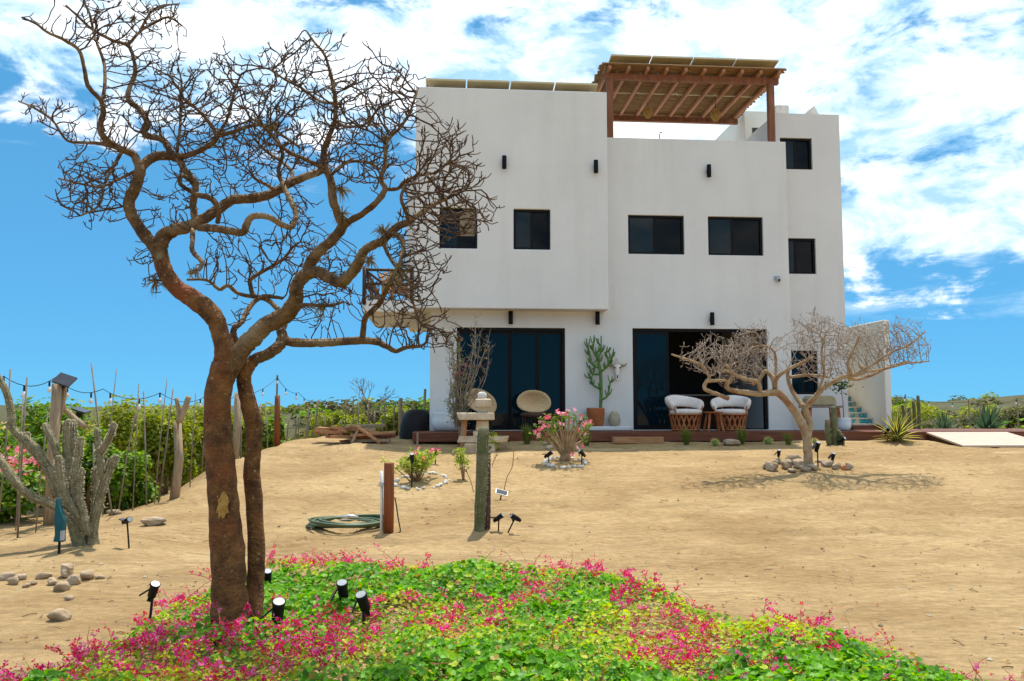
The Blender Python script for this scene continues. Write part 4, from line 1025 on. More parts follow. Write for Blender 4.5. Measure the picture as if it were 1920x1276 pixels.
def flower_bed():
    mb = MB(); k = 0
    while k < 44000:
        y = 3.9+6.2*random.random()**1.25; x = random.uniform(-.78, .78)*y
        m = far_edge(x, y)-y
        if m < -.12: continue
        pk = pinkness(x, y)
        h = bedh(x, y)
        if m < .25 and random.random() > .35+m*2.2: continue
        if pk > .4 and random.random() < .30*pk: continue
        z = G(x, y)+h*random.choice((1, 1, .9, .65))+random.uniform(-.02, .03)
        gx = (bedh(x+.06, y)-bedh(x-.06, y))/.12; gy = (bedh(x, y+.06)-bedh(x, y-.06))/.12
        nn = Vector((random.gauss(0,.48)-gx, random.gauss(0,.48)-.12-gy, 1))
        patch = 1.5*noise.noise(Vector((x*.95, y*.75, 9)))+.7*noise.noise(Vector((x*2.6, y*2.6, 3)))+.8*pk-.15
        r = random.random()
        if r < .02+.20*max(0, patch)+(.14 if m < .5 else 0): col = mixcol(LO)
        elif r < .08+.95*max(0, patch)+(.15 if m < .6 else 0): col = mixcol(LY)
        else: col = mixcol(LV)
        s = random.uniform(.020, .042)*(.8 if pk > .5 else 1)*(.8 if m < .4 else 1)*(1.45 if patch < -.05 else 1)
        roundleaf(mb, Vector((x, y, z)), nn, s, col); k += 1
    stuff(tag(mb.build('ground_cover', 'leaf'), 'bright green leafy vine carpet around the twin-trunked tree', 'vine'))
    # soil litter/stems below the leaves
    st = MB(); fl = MB()
    def spray(x, y, L, nfl, rise):
        a = random.uniform(0, 6.283); z = G(x, y)+bedh(x, y)
        pts = []; p = Vector((x, y, z-.02)); d = Vector((math.cos(a), math.sin(a), rise)).normalized()
        for i in range(6):
            pts.append(p.copy()); p = p+d*L/5; d = (d+Vector((random.gauss(0,.25), random.gauss(0,.25), random.gauss(0,.2)-.05))).normalized()
        st.tube(pts, [.0032, .003, .0028, .0025, .002, .0015], 3, cap=False); st.c.extend([(.42,.13,.06) if random.random() < .7 else (.30,.30,.05)]*(len(st.f)-len(st.c)))
        for i in range(nfl):
            q = pts[random.choice((1,2,3,3,4,4,5,5))]+Vector((random.gauss(0,.016), random.gauss(0,.016), random.gauss(0,.014)))
            c = random.choice(((.74,.025,.22), (.66,.015,.15), (.80,.06,.30), (.82,.17,.40), (.55,.012,.07), (.66,.06,.06)))
            s = random.uniform(.009, .017); n = Vector((random.gauss(0,1), random.gauss(0,1)-.3, random.gauss(0,1)+.4)).normalized()
            u = n.orthogonal().normalized(); w = n.cross(u)
            # three heart-like petals folded round a centre
            for t in range(3):
                b = t*2.094+random.uniform(-.3,.3); e = u*math.cos(b)+w*math.sin(b); f = n.cross(e)
                fl.add([q, q+e*s*.7+f*s*.55+n*s*.5, q+e*s*1.25+n*s*.75, q+e*s*.7-f*s*.55+n*s*.5], [(0,1,2),(0,2,3)]); fl.c.extend([c, c])
    for (a, b, r) in pinkp:
        n = int(13*(r/.22)**1.3)+3
        for i in range(min(n, 34)):
            x = a+random.gauss(0, r*.55); y = b+random.gauss(0, r*.85)
            if y > far_edge(x, y)+.25 or y < 4.2: continue
            spray(x, y, random.uniform(.10, .26), random.randint(6, 15), random.uniform(.1, .9))
    for i in range(620):      # scattered shoots, denser near the margin
        y = 4.4+5.6*random.random(); x = random.uniform(-.7, .7)*y; m = far_edge(x, y)-y
        if m < -.35 or (m > .9 and random.random() < .62): continue
        spray(x, y, random.uniform(.12, .34), random.randint(0, 9) if m < .6 else random.randint(0, 6), random.uniform(.2, 1.1))
    stuff(tag(fl.build('vine_flowers', 'redleaf'), 'hot pink coral-vine blossoms scattered over the green ground cover', 'flowers'))
    stuff(tag(st.build('vine_stems', 'redleaf'), 'thin reddish vine shoots rising through the ground cover', 'stems'))
flower_bed()

# ================================================================== CACTI AND PLANTS
def column(root, pts, rad, ribs, mat, name='stem', spines=0, n=None, ribd=.2, slen=.02):
    rows = smoothpath([(*p, r) for p, r in zip(pts, rad)], 4)
    # round the tip
    P = [Vector(r[:3]) for r in rows]; R = [r[3] for r in rows]; d = (P[-1]-P[-2]).normalized(); r = R[-1]
    for k in (.5, .8, .95): P.append(P[len(rows)-1]+d*r*k*.9); R.append(r*math.sqrt(max(.02, 1-k*k)))
    mb = MB(); mb.tube(P, R, n or ribs*2, ribs=ribs, ribd=ribd, lump=.07, seed=random.uniform(0, 40)); st = mb.build(name, mat, root, False)
    st.data.polygons.foreach_set('use_smooth', [True]*len(st.data.polygons))
    if spines:
        sp = MB(); nn = n or ribs*2
        L = 0
        for i in range(len(rows)-1): L += (P[i+1]-P[i]).length
        for k in range(int(L*spines)):
            i = random.randrange(len(rows)-1); t = random.random(); j = random.randrange(ribs)*2
            a = Vector(mb.v[i*nn+j % nn]); b = Vector(mb.v[(i+1)*nn+j % nn]); q = a.lerp(b, t); c = P[i].lerp(P[i+1], t); o = (q-c).normalized()
            for s in range(2):
                e = q+(o+Vector((random.gauss(0,.6), random.gauss(0,.6), random.gauss(0,.6)))).normalized()*slen*random.uniform(.6, 1.2)
                w = o.orthogonal()*.0022; sp.add([q-w, q+w, e], [(0,1,2)])
        x = sp.build('spines', 'spine', st); stuff(x)
    return st
def big_cactus():
    b = gnd(165, 1035); Y = b.y; root = empty('branching_cactus', b); s = Y/F_PX
    def P(px, py, dep=0): return at(px, py, Y+dep)-b
    arms = [
     [((160,1045),26),((152,1010),25),((142,980),22),((128,950),17),((115,920),14),((95,880),13)],
     [((178,1042),20),((172,1000),16),((180,960),13),((192,915),12),((200,890),11),((212,860),10.5)],
     [((108,930),12),((92,885),12),((78,860),12.5),((58,835),12),((35,815),10),((18,795),10)],
     [((92,880),11),((75,850),11),((55,828),11),((40,815),10)],
     [((142,985),13,-.02),((120,960),12,-.06),((92,942),11,-.1),((60,930),11,-.15),((30,905),11,-.2),((10,875),11,-.2),((-10,850),11,-.2)],
     [((24,800),9),((20,770),9),((15,742),9),((2,715),8.5),((-8,700),8)],
     [((140,965),12,.1),((128,920),12,.1),((120,880),11.5,.1),((112,855),10,.1)],
     [((112,870),9,.05),((100,830),9.5,.05),((88,805),9,.05),((84,796),8,.05)],
     [((150,970),12,.15),((135,900),12,.15),((126,850),12,.15),((127,800),11.5,.15),((128,790),10,.15)],
     [((145,960),11,.2),((140,880),10,.2),((138,820),10,.2),((137,790),9,.2)],
     [((155,985),12,-.1),((138,920),11,-.12),((142,880),10,-.15),((148,850),10,-.15),((148,840),9,-.15)],
     [((150,970),11,-.15),((122,925),10,-.2),((112,880),10,-.2),((110,858),10,-.2)],
     [((165,1000),12,-.12),((150,940),11,-.15),((150,900),9,-.15),((152,880),9,-.15)],
     [((148,852),8,-.15),((150,830),8.5,-.15),((152,822),8,-.15)],
     [((196,905),9),((188,870),9.5,-.05),((186,845),9,-.05),((186,842),8,-.05)],
     [((188,848),8.5,-.05),((200,830),9,-.08),((210,808),8.5,-.1),((213,794),8,-.1)],
     [((184,850),8,.1),((183,820),8.5,.1),((182,805),8,.1)],
     [((205,880),9,.0),((213,868),9,0),((218,856),8.5,0)],
     [((178,980),11,.2),((180,930),10,.25),((178,890),9,.25),((180,878),8.5,.25)],
     [((48,840),7,.1),((50,822),7.5,.1),((52,812),7,.1)],
    ]
    for a in arms:
        pts = [P(q[0][0], q[0][1], q[2] if len(q) > 2 else 0) for q in a]; column(root, pts, [q[1]*s*.70 for q in a], 8, 'cactus', spines=420, ribd=.36)
    tag(root, 'sprawling grey-green branching cactus with many thick arms beside the fence', 'cactus')
big_cactus()
def twin_cactus():
    b = gnd(903, 1003); root = empty('column_cactus', b); s = b.y/F_PX
    def P(px, py, dep=0): return at(px, py, b.y+dep)-b
    column(root, [P(898,1010,-.03), P(900,960,-.03), P(903,900,-.03), P(905,850,-.03), P(906,808,-.03)], [9.5*s, 10.5*s, 11.5*s, 12*s, 11*s], 10, 'cactus_green', spines=320, slen=.014, ribd=.13)
    column(root, [P(911,1010,.06), P(912,960,.06), P(913,900,.06), P(914,850,.06)], [7.5*s, 8*s, 7*s, 6*s], 9, 'cactus_brown', spines=220, slen=.014, ribd=.2)
    tag(root, 'tall single column cactus with a brown stem beside it on open sand', 'cactus')
twin_cactus()
def deck_cactus():
    b = gnd(1566, 835); root = empty('column_cactus', b); s = b.y/F_PX
    def P(px, py, dep=0): return at(px, py, b.y+dep)-b
    for pts, r in (([(1565,840,0),(1564,800,0),(1563,765,0)], 6), ([(1556,838,-.05),(1552,815,-.08),(1551,788,-.08)], 5), ([(1559,838,.05),(1557,820,.08),(1557,806,.08)], 4.5), ([(1572,838,0),(1575,822,.02),(1573,808,.02)], 4.5), ([(1577,838,-.04),(1580,828,-.06),(1578,815,-.06)], 4)):
        column(root, [P(*p) for p in pts], [r*s*.9, r*s, r*s*.9], 7, 'cactus_green', spines=60)
    tag(root, 'cluster of upright green cactus columns on the sand before the white pot', 'cactus')
deck_cactus()
def slim_cactus(px, top, Y, lean, lab, r=.045):
    b = on(px, Y); root = empty('slim_cactus', b); t = at(px+lean, top, Y)-b
    column(root, [(0,0,-.05), t*.5+Vector((.02,0,0)), t], [r, r, r*.85], 7, 'cactus_green'); tag(root, lab, 'cactus', 'slim cactus stems beside the deck')
for px, top, ln in ((1655,745,2),(1668,752,-1),(1661,770,3),(1700,765,4),(1711,752,1),(1718,742,3),(1694,760,-2)):
    slim_cactus(px, top, 21.8+random.uniform(-.3,.3), ln, 'slim dark green cactus stem standing behind the striped agave')

def agave(px, py, n, L, w, lab, yellow, Y=None, up=.9, seed=1):
    rnd = random.Random(seed); b = gnd(px, py) if Y is None else on(px, Y); root = empty('agave', b)
    core = [(.030,.075,.022), (.05,.10,.03)] if yellow else [(.030,.060,.030), (.05,.085,.045)]
    for i in range(n):
        a = i*2.399+rnd.uniform(-.2,.2); f = i/(n-1); el = RAD(8+80*f**up)+rnd.uniform(-.08,.08); l = L*rnd.uniform(.8,1.1)*(1-.15*abs(f-.5))
        mb = MB(); d = Vector((math.cos(a), math.sin(a), 0)); s = Vector((-math.sin(a), math.cos(a), 0)); rows = []; m = 8
        p = d*.03+Vector((0,0,.02+.1*f)); e = el
        for k in range(m+1):
            t = k/m; ww = w*(.55+.75*math.sin(PI*min(1, t*.8+.15)))*(1-t**3)*.5+.0015
            nrm = Vector((0,0,1))*math.cos(e)-d*math.sin(e); th = .012*(1-t)
            rows.append([p-s*ww+nrm*ww*.35, p-s*ww*.55+nrm*ww*.05, p-nrm*th, p+s*ww*.55+nrm*ww*.05, p+s*ww+nrm*ww*.35])
            p = p+(d*math.cos(e)+Vector((0,0,1))*math.sin(e))*l/m; e -= (.10 if yellow else .035)*(1-f)*rnd.uniform(.6,1.3)
        vs = [q for r in rows for q in r]; c = mixcol(core)
        for k in range(m):
            for j in range(4):
                mb.f.append((k*5+j, k*5+j+1, k*5+j+6, k*5+j+5)); edge_ = j in (0, 3)
                mb.c.append((.52,.42,.10) if (yellow and edge_) else tuple(v*(1.25 if edge_ else 1) for v in c))
        mb.v = vs; mb.build('blade', 'leaf', root, True)
    tag(root, lab, 'agave'); return root
agave(1682, 829, 46, .62, .055, 'striped agave with yellow-edged leaves at the deck edge', True, seed=4)
agave(1765, 800, 36, .62, .055, 'smaller dark agave between the slim cacti and the big agave', False, Y=23.0, seed=8, up=.8)
agave(1848, 800, 40, .85, .075, 'big dark blue-green agave behind the deck beyond the ramp', False, Y=22.5, seed=9, up=.8)

def tuft(px, py, h, n, spread, pal, lab, pos=None, wd=.006):
    b = gnd(px, py+8) if pos is None else pos; mb = MB()
    for i in range(n):
        a = random.uniform(0, 6.283); r = random.random()**.7*spread; d = Vector((math.cos(a), math.sin(a), 0)); s = Vector((-math.sin(a), math.cos(a), 0))
        L = h*random.uniform(.6, 1.1); p0 = d*random.uniform(0, .05); p1 = p0+d*r*.4+Vector((0,0,L*.6)); p2 = p0+d*r+Vector((0,0,L*(.95-.3*r/spread)))
        mb.add([p0-s*wd, p0+s*wd, p1+s*wd*.8, p1-s*wd*.8, p2], [(0,1,2,3),(3,2,4)]); c = mixcol(pal); mb.c.extend([c, c])
    o = mb.build('grass_tuft', 'bushleaf'); o.location = b; tag(o, lab, 'grass')
GP = [(.10,.15,.02), (.17,.20,.03), (.07,.11,.02), (.24,.24,.06)]
tuft(1287, 826, .42, 160, .26, GP, 'green grass tuft in front of the cream tub chair nearer the skull')
tuft(1391, 824, .42, 170, .24, GP, 'green grass tuft between the flat stone and the small bare tree')
tuft(1478, 826, .34, 90, .22, GP, 'sparse grass tuft behind the trunk of the small bare tree')
tuft(988, 828, .50, 190, .26, GP, 'grass tuft growing in front of the upright oval rattan chair')
tuft(1100, 828, .34, 90, .25, [(.25,.2,.07),(.17,.17,.05)], 'dry yellowish grass behind the desert rose')
tuft(904, 826, .62, 70, .30, GP, 'long-bladed plant beside the stone lantern', wd=.014)

def ball_cactus(px, py, r, lab):
    b = gnd(px, py+6); root = empty('ball_cactus', b+Vector((0,0,r*.75))); mb = MB(); n = 24; m = 9; vs = []
    for i in range(m+1):
        t = PI*i/m
        for j in range(n):
            a = 2*PI*j/n; rr = r*(1 if j % 2 else .84); vs.append((rr*math.sin(t)*math.cos(a), rr*math.sin(t)*math.sin(a), r*.95*math.cos(t)))
    mb.add(vs, [(i*n+j, (i+1)*n+j, (i+1)*n+(j+1) % n, i*n+(j+1) % n) for i in range(m) for j in range(n)]); mb.build('body', 'euph', root, True)
    sp = MB()
    for k in range(420):
        d = Vector((random.gauss(0,1), random.gauss(0,1), random.gauss(0,1)+.4)).normalized(); q = d*r*.98; w = d.orthogonal()*.003; e = q+(d+Vector((random.gauss(0,.5), random.gauss(0,.5), random.gauss(0,.5))))*.03; sp.add([q-w, q+w, e], [(0,1,2)])
    stuff(sp.build('spines', M('golden_spine', (.50,.42,.12), (.62,.54,.2), .8), root)); tag(root, lab, 'cactus')
ball_cactus(1341, 829, .075, 'small round golden cactus before the gap between the tub chairs')
ball_cactus(1441, 826, .075, 'small round golden cactus to the left of the small tree trunk')
ball_cactus(1528, 826, .055, 'tiny round cactus just right of the small tree trunk')
ball_cactus(1036, 833, .10, 'round yellow-green cactus beside the desert rose')

# potted euphorbia
def euphorbia():
    u, z = fac(1117, 797, -.22); base = W(u, -.22, ZD+.102)
    pot = empty('terracotta_pot', base, TH); h = .42
    MB().lathe([(.15, 0), (.17, .01), (.19, .06), (.205, .3), (.21, h-.03), (.205, h), (.185, h), (.18, h-.05), (.02, h-.06)], 28).build('pot', 'terracotta', pot, True)
    MB().lathe([(.178, h-.055), (.15, h-.035), (.02, h-.03)], 20).build('soil', 'litter', pot, True)
    tag(pot, 'rounded terracotta pot on the white plinth by the wall', 'pot')
    Yd = base.y; root = empty('euphorbia', base+Vector((0,0,h-.04))); b = root.location.copy(); rnd = random.Random(5)
    def P(px, py, dep=0): return at(px, py, Yd+dep)-b
    paths = [[((1126,768),4),((1127,730),4),((1126,700),3.8),((1122,678),3.5),((1119,660),3)],
             [((1126,695),3),((1134,690),2.6),((1141,682),2.6),((1146,670),2.4)], [((1128,748),2.6),((1138,742),2.6),((1142,728),2.4),((1144,716),2.2)],
             [((1125,728),2.4),((1112,720),2.4),((1107,708),2.2)], [((1121,688),3),((1110,680),2.8),((1106,665),2.6),((1102,650),2.4)],
             [((1120,672),2.8),((1126,660),2.6),((1127,647),2.4)], [((1119,668),2.8),((1112,655),2.6),((1113,643),2.4)], [((1142,685),2.2),((1140,672),2.2),((1136,660),2)], [((1126,700),2.6),((1112,700),2.2),((1108,692),2)]]
    s = Yd/F_PX; tips = []
    for pa in paths:
        dep = rnd.uniform(-.12, .12); pts = [P(q[0][0], q[0][1], dep*i/3) for i, q in enumerate(pa)]
        column(root, pts, [q[1]*s*.8 for q in pa], 4, 'euph', ribd=.28, n=8)
        tips += [(pts[i], pts[min(i+1, len(pts)-1)]-pts[i-1]) for i in range(1, len(pts))]
    for p, d in tips:
        for k in range(4):
            if p.z < .5 and k > 1: continue
            e = (d.normalized()*.6+Vector((rnd.gauss(0,.9), rnd.gauss(0,.9), .5))).normalized(); L = rnd.uniform(.10, .2)
            column(root, [p, p+e*L*.5, p+e*L*.8+Vector((0,0,L*.35))], [.011, .015, .013], 4, 'euph', 'branch', ribd=.28, n=8)
    tag(root, 'tall branching green euphorbia growing from the terracotta pot', 'euphorbia')
euphorbia()
def vase():
    u, z = fac(1152, 797, -.22); o = MB().lathe([(.06, 0), (.11, .02), (.135, .10), (.14, .16), (.12, .25), (.08, .32), (.055, .345), (.045, .345), (.04, .30)], 24).build('clay_vase', 'clay', None, True)
    o.location = W(u, -.22, ZD+.102); tag(o, 'squat olive clay vase next to the terracotta pot', 'vase')
vase()
def skull():
    u, z = fac(1156, 692, 0); o = empty('cow_skull', W(u, 0, z), TH)
    rows = [(.105,.055,.14),(.10,.075,.10),(.075,.085,.04),(.06,.07,-.04),(.045,.06,-.14),(.04,.045,-.22),(.012,.02,-.25)]
    mb = MB(); n = 14
    vs = [(w*math.cos(2*PI*j/n), -.05-d*.8*math.sin(2*PI*j/n)*(1 if math.sin(2*PI*j/n) > 0 else .4), z_) for w, d, z_ in rows for j in range(n)]
    mb.add(vs, [(i*n+j, i*n+(j+1) % n, (i+1)*n+(j+1) % n, (i+1)*n+j) for i in range(len(rows)-1) for j in range(n)]+[tuple(range(n)), tuple((len(rows)-1)*n+j for j in range(n-1,-1,-1))]); mb.build('skull', 'bone', o, True)
    for s in (-1, 1):
        MB().tube([(s*.08,-.05,.11), (s*.15,-.06,.09), (s*.20,-.08,.11), (s*.24,-.09,.17)], [.03,.026,.018,.004], 8).build('horn', 'horn', o, True)
        MB().lathe([(.001,-.006),(.018,-.004),(.018,.004),(.001,.006)], 10, mat=Matrix.Translation((s*.062,-.108,.045))@Matrix.Rotation(PI/2,4,'X')).build('eye_socket', 'black', o)
        MB().tube([(s*.06,-.05,.13), (0,-.01,.26)], .004, 4).build('cord', 'dry', o)
    MB().bar((0,-.098,-.13), (0,-.085,-.2), .025, .01).build('nose', 'black', o)
    tag(o, 'white horned cow skull hung on the wall between the doors', 'skull')
skull()

# ================================================================== FURNITURE ON THE DECK
def tub_chair(px, yl, rot, lab):
    u = fac(px, 805, yl)[0]; o = empty('tub_chair', W(u, yl, ZD+.004), TH+rot)      # front is -y
    seat = MB().lathe([(.02,.37),(.33,.37),(.36,.40),(.36,.45),(.33,.475),(.2,.49),(.02,.495)], 28); seat.build('seat_cushion', 'cushion', o, True)
    def backpath(zo, rr):
        P = []
        for i in range(25):
            a = RAD(-22+ (224)*i/24); t = abs(i-12)/12
            P.append((math.cos(a)*rr, math.sin(a)*rr*.95+.02, zo+.12*(1-t**1.6)-.02*(t > .9)))
        return P
    mb = MB(); P = backpath(.56, .38); n = 12; vs = []
    for i, p in enumerate(P):
        a = RAD(-22+224*i/24); d = Vector((math.cos(a), math.sin(a), 0)); t = abs(i-12)/12; hh = .135-.035*t; th = .062
        k = .72 if i in (0, 24) else 1
        for j in range(n):
            b = 2*PI*j/n; lean = .30*math.sin(b)*hh
            vs.append(Vector(p)+d*(math.cos(b)*th*k+lean)+Vector((0,0,math.sin(b)*hh*k)))
    mb.add(vs, [(i*n+j, i*n+(j+1) % n, (i+1)*n+(j+1) % n, (i+1)*n+j) for i in range(24) for j in range(n)]+[tuple(range(n-1,-1,-1)), tuple(24*n+j for j in range(n))]); mb.build('backrest', 'cushion', o, True)
    for i in range(18):
        for s in (-1, 1):
            a = 2*PI*i/18; a2 = a+s*.35; ra, rb = .30, .355
            MB().bar((math.cos(a)*ra, math.sin(a)*ra, .02), (math.cos(a2)*rb, math.sin(a2)*rb, .385), .035, .010, Vector((math.cos(a), math.sin(a), 0))).build('slat', 'cedar', o)
    for r, z in ((.305, .03), (.36, .365)):
        MB().tube([(r*math.cos(2*PI*k/24), r*math.sin(2*PI*k/24), z) for k in range(25)], .018, 6, cap=False).build('hoop', 'cedar', o, True)
    for i in range(7):
        a = RAD(-20+220*i/6); MB().bar((math.cos(a)*.36, math.sin(a)*.36, .36), (math.cos(a)*.385, math.sin(a)*.375, .56), .035, .012, Vector((math.cos(a), math.sin(a), 0))).build('upright', 'cedar', o)
    tag(o, lab, 'chair')
tub_chair(1286, -.95, .30, 'cream tub chair on cedar-slat base, the one nearer the skull')
tub_chair(1371, -.80, -.42, 'cream tub chair on cedar-slat base, the one nearer the small tree')
def side_table():
    u = fac(1338, 805, -1.25)[0]; o = empty('side_table', W(u, -1.25, ZD+.004), TH)
    MB().lathe([(.02,.40),(.21,.40),(.22,.41),(.22,.43),(.02,.43)], 20).build('table_top', 'cedar', o)
    for i in range(4):
        a = PI/4+i*PI/2; MB().bar((math.cos(a)*.15, math.sin(a)*.15, .40), (math.cos(a)*.24, math.sin(a)*.24, 0), .035, .035).build('leg', 'cedar', o)
    tag(o, 'small reddish wooden side table between the two tub chairs', 'table')
side_table()
def oval_chair(px, rot, roll, lab, yl=-.8):
    u = fac(px, 805, yl)[0]; o = empty('rattan_chair', W(u, yl, ZD+.004), TH+rot)
    X = Matrix.Translation((0, .12, .66))@Matrix.Rotation(RAD(-14), 4, 'X')@Matrix.Rotation(roll, 4, 'Y')
    mb = MB(); n = 36; m = 8; vs = []
    for i in range(m+1):
        r = i/m
        for j in range(n):
            a = 2*PI*j/n; sx = .37*(1-.10*math.sin(a)); x = r*sx*math.cos(a); z = r*.26*math.sin(a)*(1+.06*math.cos(2*a)); vs.append(X@Vector((x, .16*(1-r*r), z)))
    mb.add(vs, [(i*n+j, i*n+(j+1) % n, (i+1)*n+(j+1) % n, (i+1)*n+j) for i in range(m) for j in range(n)]); sh = mb.build('backrest', 'rattan', o, True)
    so = sh.modifiers.new('thick', 'SOLIDIFY'); so.thickness = .02
    MB().tube([X@Vector((.37*(1-.10*math.sin(2*PI*j/40))*math.cos(2*PI*j/40), 0, .26*math.sin(2*PI*j/40)*(1+.06*math.cos(4*PI*j/40)))) for j in range(41)], .016, 6, cap=False).build('rim', 'rattan', o, True)
    MB().lathe([(.02,.30),(.26,.30),(.30,.33),(.30,.38),(.26,.41),(.02,.42)], 26, (0,-.12,0)).build('seat', 'darkwood', o, True)
    for i in range(4):
        a = PI/4+i*PI/2; MB().tube([(math.cos(a)*.2, math.sin(a)*.2-.1, .31), (math.cos(a)*.28, math.sin(a)*.28-.08, 0)], .014, 6).build('leg', 'black', o)
    for s in (-1, 1): MB().tube([(s*.18,.1,.33), (s*.2,.22,.5), (s*.16,.25,.66)], .013, 6).build('back_support', 'black', o)
    tag(o, lab, 'chair')
oval_chair(1001, -.12, RAD(4), 'oval rattan chair standing alone before the glass doors')
oval_chair(903, .10, RAD(30), 'tilted oval rattan chair partly behind the stone lantern')
def grill_table():
    u = fac(1545, 805, -.5)[0]; o = empty('trestle_table', W(u, -.35, ZD+.004), TH)
    MB().box(-.42, .42, -.25, .25, .52, .57).build('table_top', 'greywood', o, bevel=.006)
    for x in (-.34, .34):
        for y in (-.18, .18): MB().bar((x, y, .52), (x*1.08, y*1.1, 0), .07, .07).build('leg', 'cedar', o)
    tag(o, 'weathered trestle table below the tower window', 'table')
    g = MB(); pr = [(-.36,0),(.30,0),(.31,.10),(.27,.19),(.18,.225),(-.30,.225),(-.36,.15)]
    g.add([(x,-.2,z) for x, z in pr]+[(x,.2,z) for x, z in pr], [tuple(range(6,-1,-1))[::-1], tuple(range(13,6,-1))]+[(i, i+7, (i+1) % 7+7, (i+1) % 7) for i in range(7)])
    c = g.build('storage_box', M('khaki_cover', (.30,.25,.15), (.40,.34,.21), .85, 5, .3, 12), None, False, .03); c.location = W(u, -.35, ZD+.577); c.rotation_euler = (0,0,TH)
    tag(c, 'khaki covered box lying on the trestle table', 'box')
grill_table()
def white_pot(px, yl, r, h, lab):
    u = fac(px, 805, yl)[0]; o = MB().lathe([(r*.62,0),(r*.8,.02),(r*.98,h*.3),(r,h*.6),(r*.95,h*.9),(r*1.0,h),(r*.93,h),(r*.88,h*.85),(.02,h*.82)], 26).build('white_pot', 'whitepot', None, True)
    o.location = W(u, yl, ZD+.004); tag(o, lab, 'pot'); return o.location.copy()+Vector((0,0,h*.8))
p = white_pot(1583, -.55, .155, .29, 'round white glazed pot beside the tiled stair')
def standard_tree(p):
    root = empty('potted_tree', p); b = Vector(p)
    top = at(1577, 720, b.y)-b
    MB().tube([(0,0,-.03), top*.5+Vector((.01,0,0)), top], [.012,.010,.008], 6).build('trunk', 'greywood', root, True)
    mb = MB()
    for i in range(150):
        q = top+Vector((random.gauss(0,.16)-.06, random.gauss(0,.14), random.gauss(0,.10)-.02)); leaf(mb, q, (random.gauss(0,.6), random.gauss(0,.6), 1), random.uniform(.06,.10), mixcol([(.06,.12,.02),(.10,.17,.03)]), .7)
    mb.build('crown', 'bushleaf', root)
    for k in range(7):
        MB().tube([top*.9, top+Vector((random.gauss(0,.15), random.gauss(0,.12), random.uniform(-.05,.15)))], [.006,.003], 4).build('branch', 'greywood', root)
    tag(root, 'slim little tree with few leaves in the round white pot', 'tree')
standard_tree(p)
p2 = white_pot(838, -.45, .36, .42, 'wide white planter at the left corner of the house')

# shrub against the wall
def wall_shrub():
    b = gnd(862, 836); root = empty('straggly_shrub', b); rnd = random.Random(2); Y = b.y
    st = MB().tube([(0,0,-.05), (.01,0,.25), (-.02,.0,.55)], [.045,.035,.028], 8); st.build('trunk', 'greywood', root, True)
    st = MB(); mb = MB(); fl = []
    for i in range(27):
        px = rnd.uniform(838, 905) if i > 9 else rnd.uniform(880, 918); py = rnd.uniform(600, 740) if i > 5 else rnd.uniform(590, 650)
        e = at(px, py, Y+rnd.uniform(-.4, .5))-b; m1 = Vector((rnd.uniform(-.12,.12), rnd.uniform(-.1,.1), .5+.1*rnd.random())); m2 = m1.lerp(e, .5)+Vector((rnd.gauss(0,.08), rnd.gauss(0,.08), 0))
        P = [Vector(r) for r in smoothpath([m1*.85, m1, m2, e], 5)]
        st.tube(P, [.014-.010*k/(len(P)-1) for k in range(len(P))], 4)
        for k in range(5, len(P)):
            for q in range(2):
                d = Vector((rnd.gauss(0,1), rnd.gauss(0,1), rnd.gauss(0,.6)+.4)).normalized()*rnd.uniform(.06,.22); st.tube([P[k], P[k]+d*.6, P[k]+d+Vector((0,0,.04))], [.005,.004,.002], 3)
                for w in range(3 if px < 890 else 1):
                    col = (.35,.02,.08) if (680 < at_py(P[k]+b) < 710 and rnd.random() < .35) else mixcol([(.24,.22,.06),(.16,.20,.03),(.32,.28,.12),(.12,.17,.03)])
                    leaf(mb, P[k]+d*rnd.random()+Vector((rnd.gauss(0,.03), rnd.gauss(0,.03), rnd.gauss(0,.03))), (rnd.gauss(0,.8), rnd.gauss(0,.8), 1), rnd.uniform(.03,.055), col, .7)
    st.build('branches', 'twig_small', root, True); mb.build('crown', 'bushleaf', root)
    tag(root, 'straggly half-dry shrub rising in front of the left glass doors', 'shrub')
def at_py(p):
    d = Vector(p)-Vector((0,0,EYE)); f = d.y*CP+d.z*SP; return 638-F_PX*(d.z*CP-d.y*SP)/f
wall_shrub()

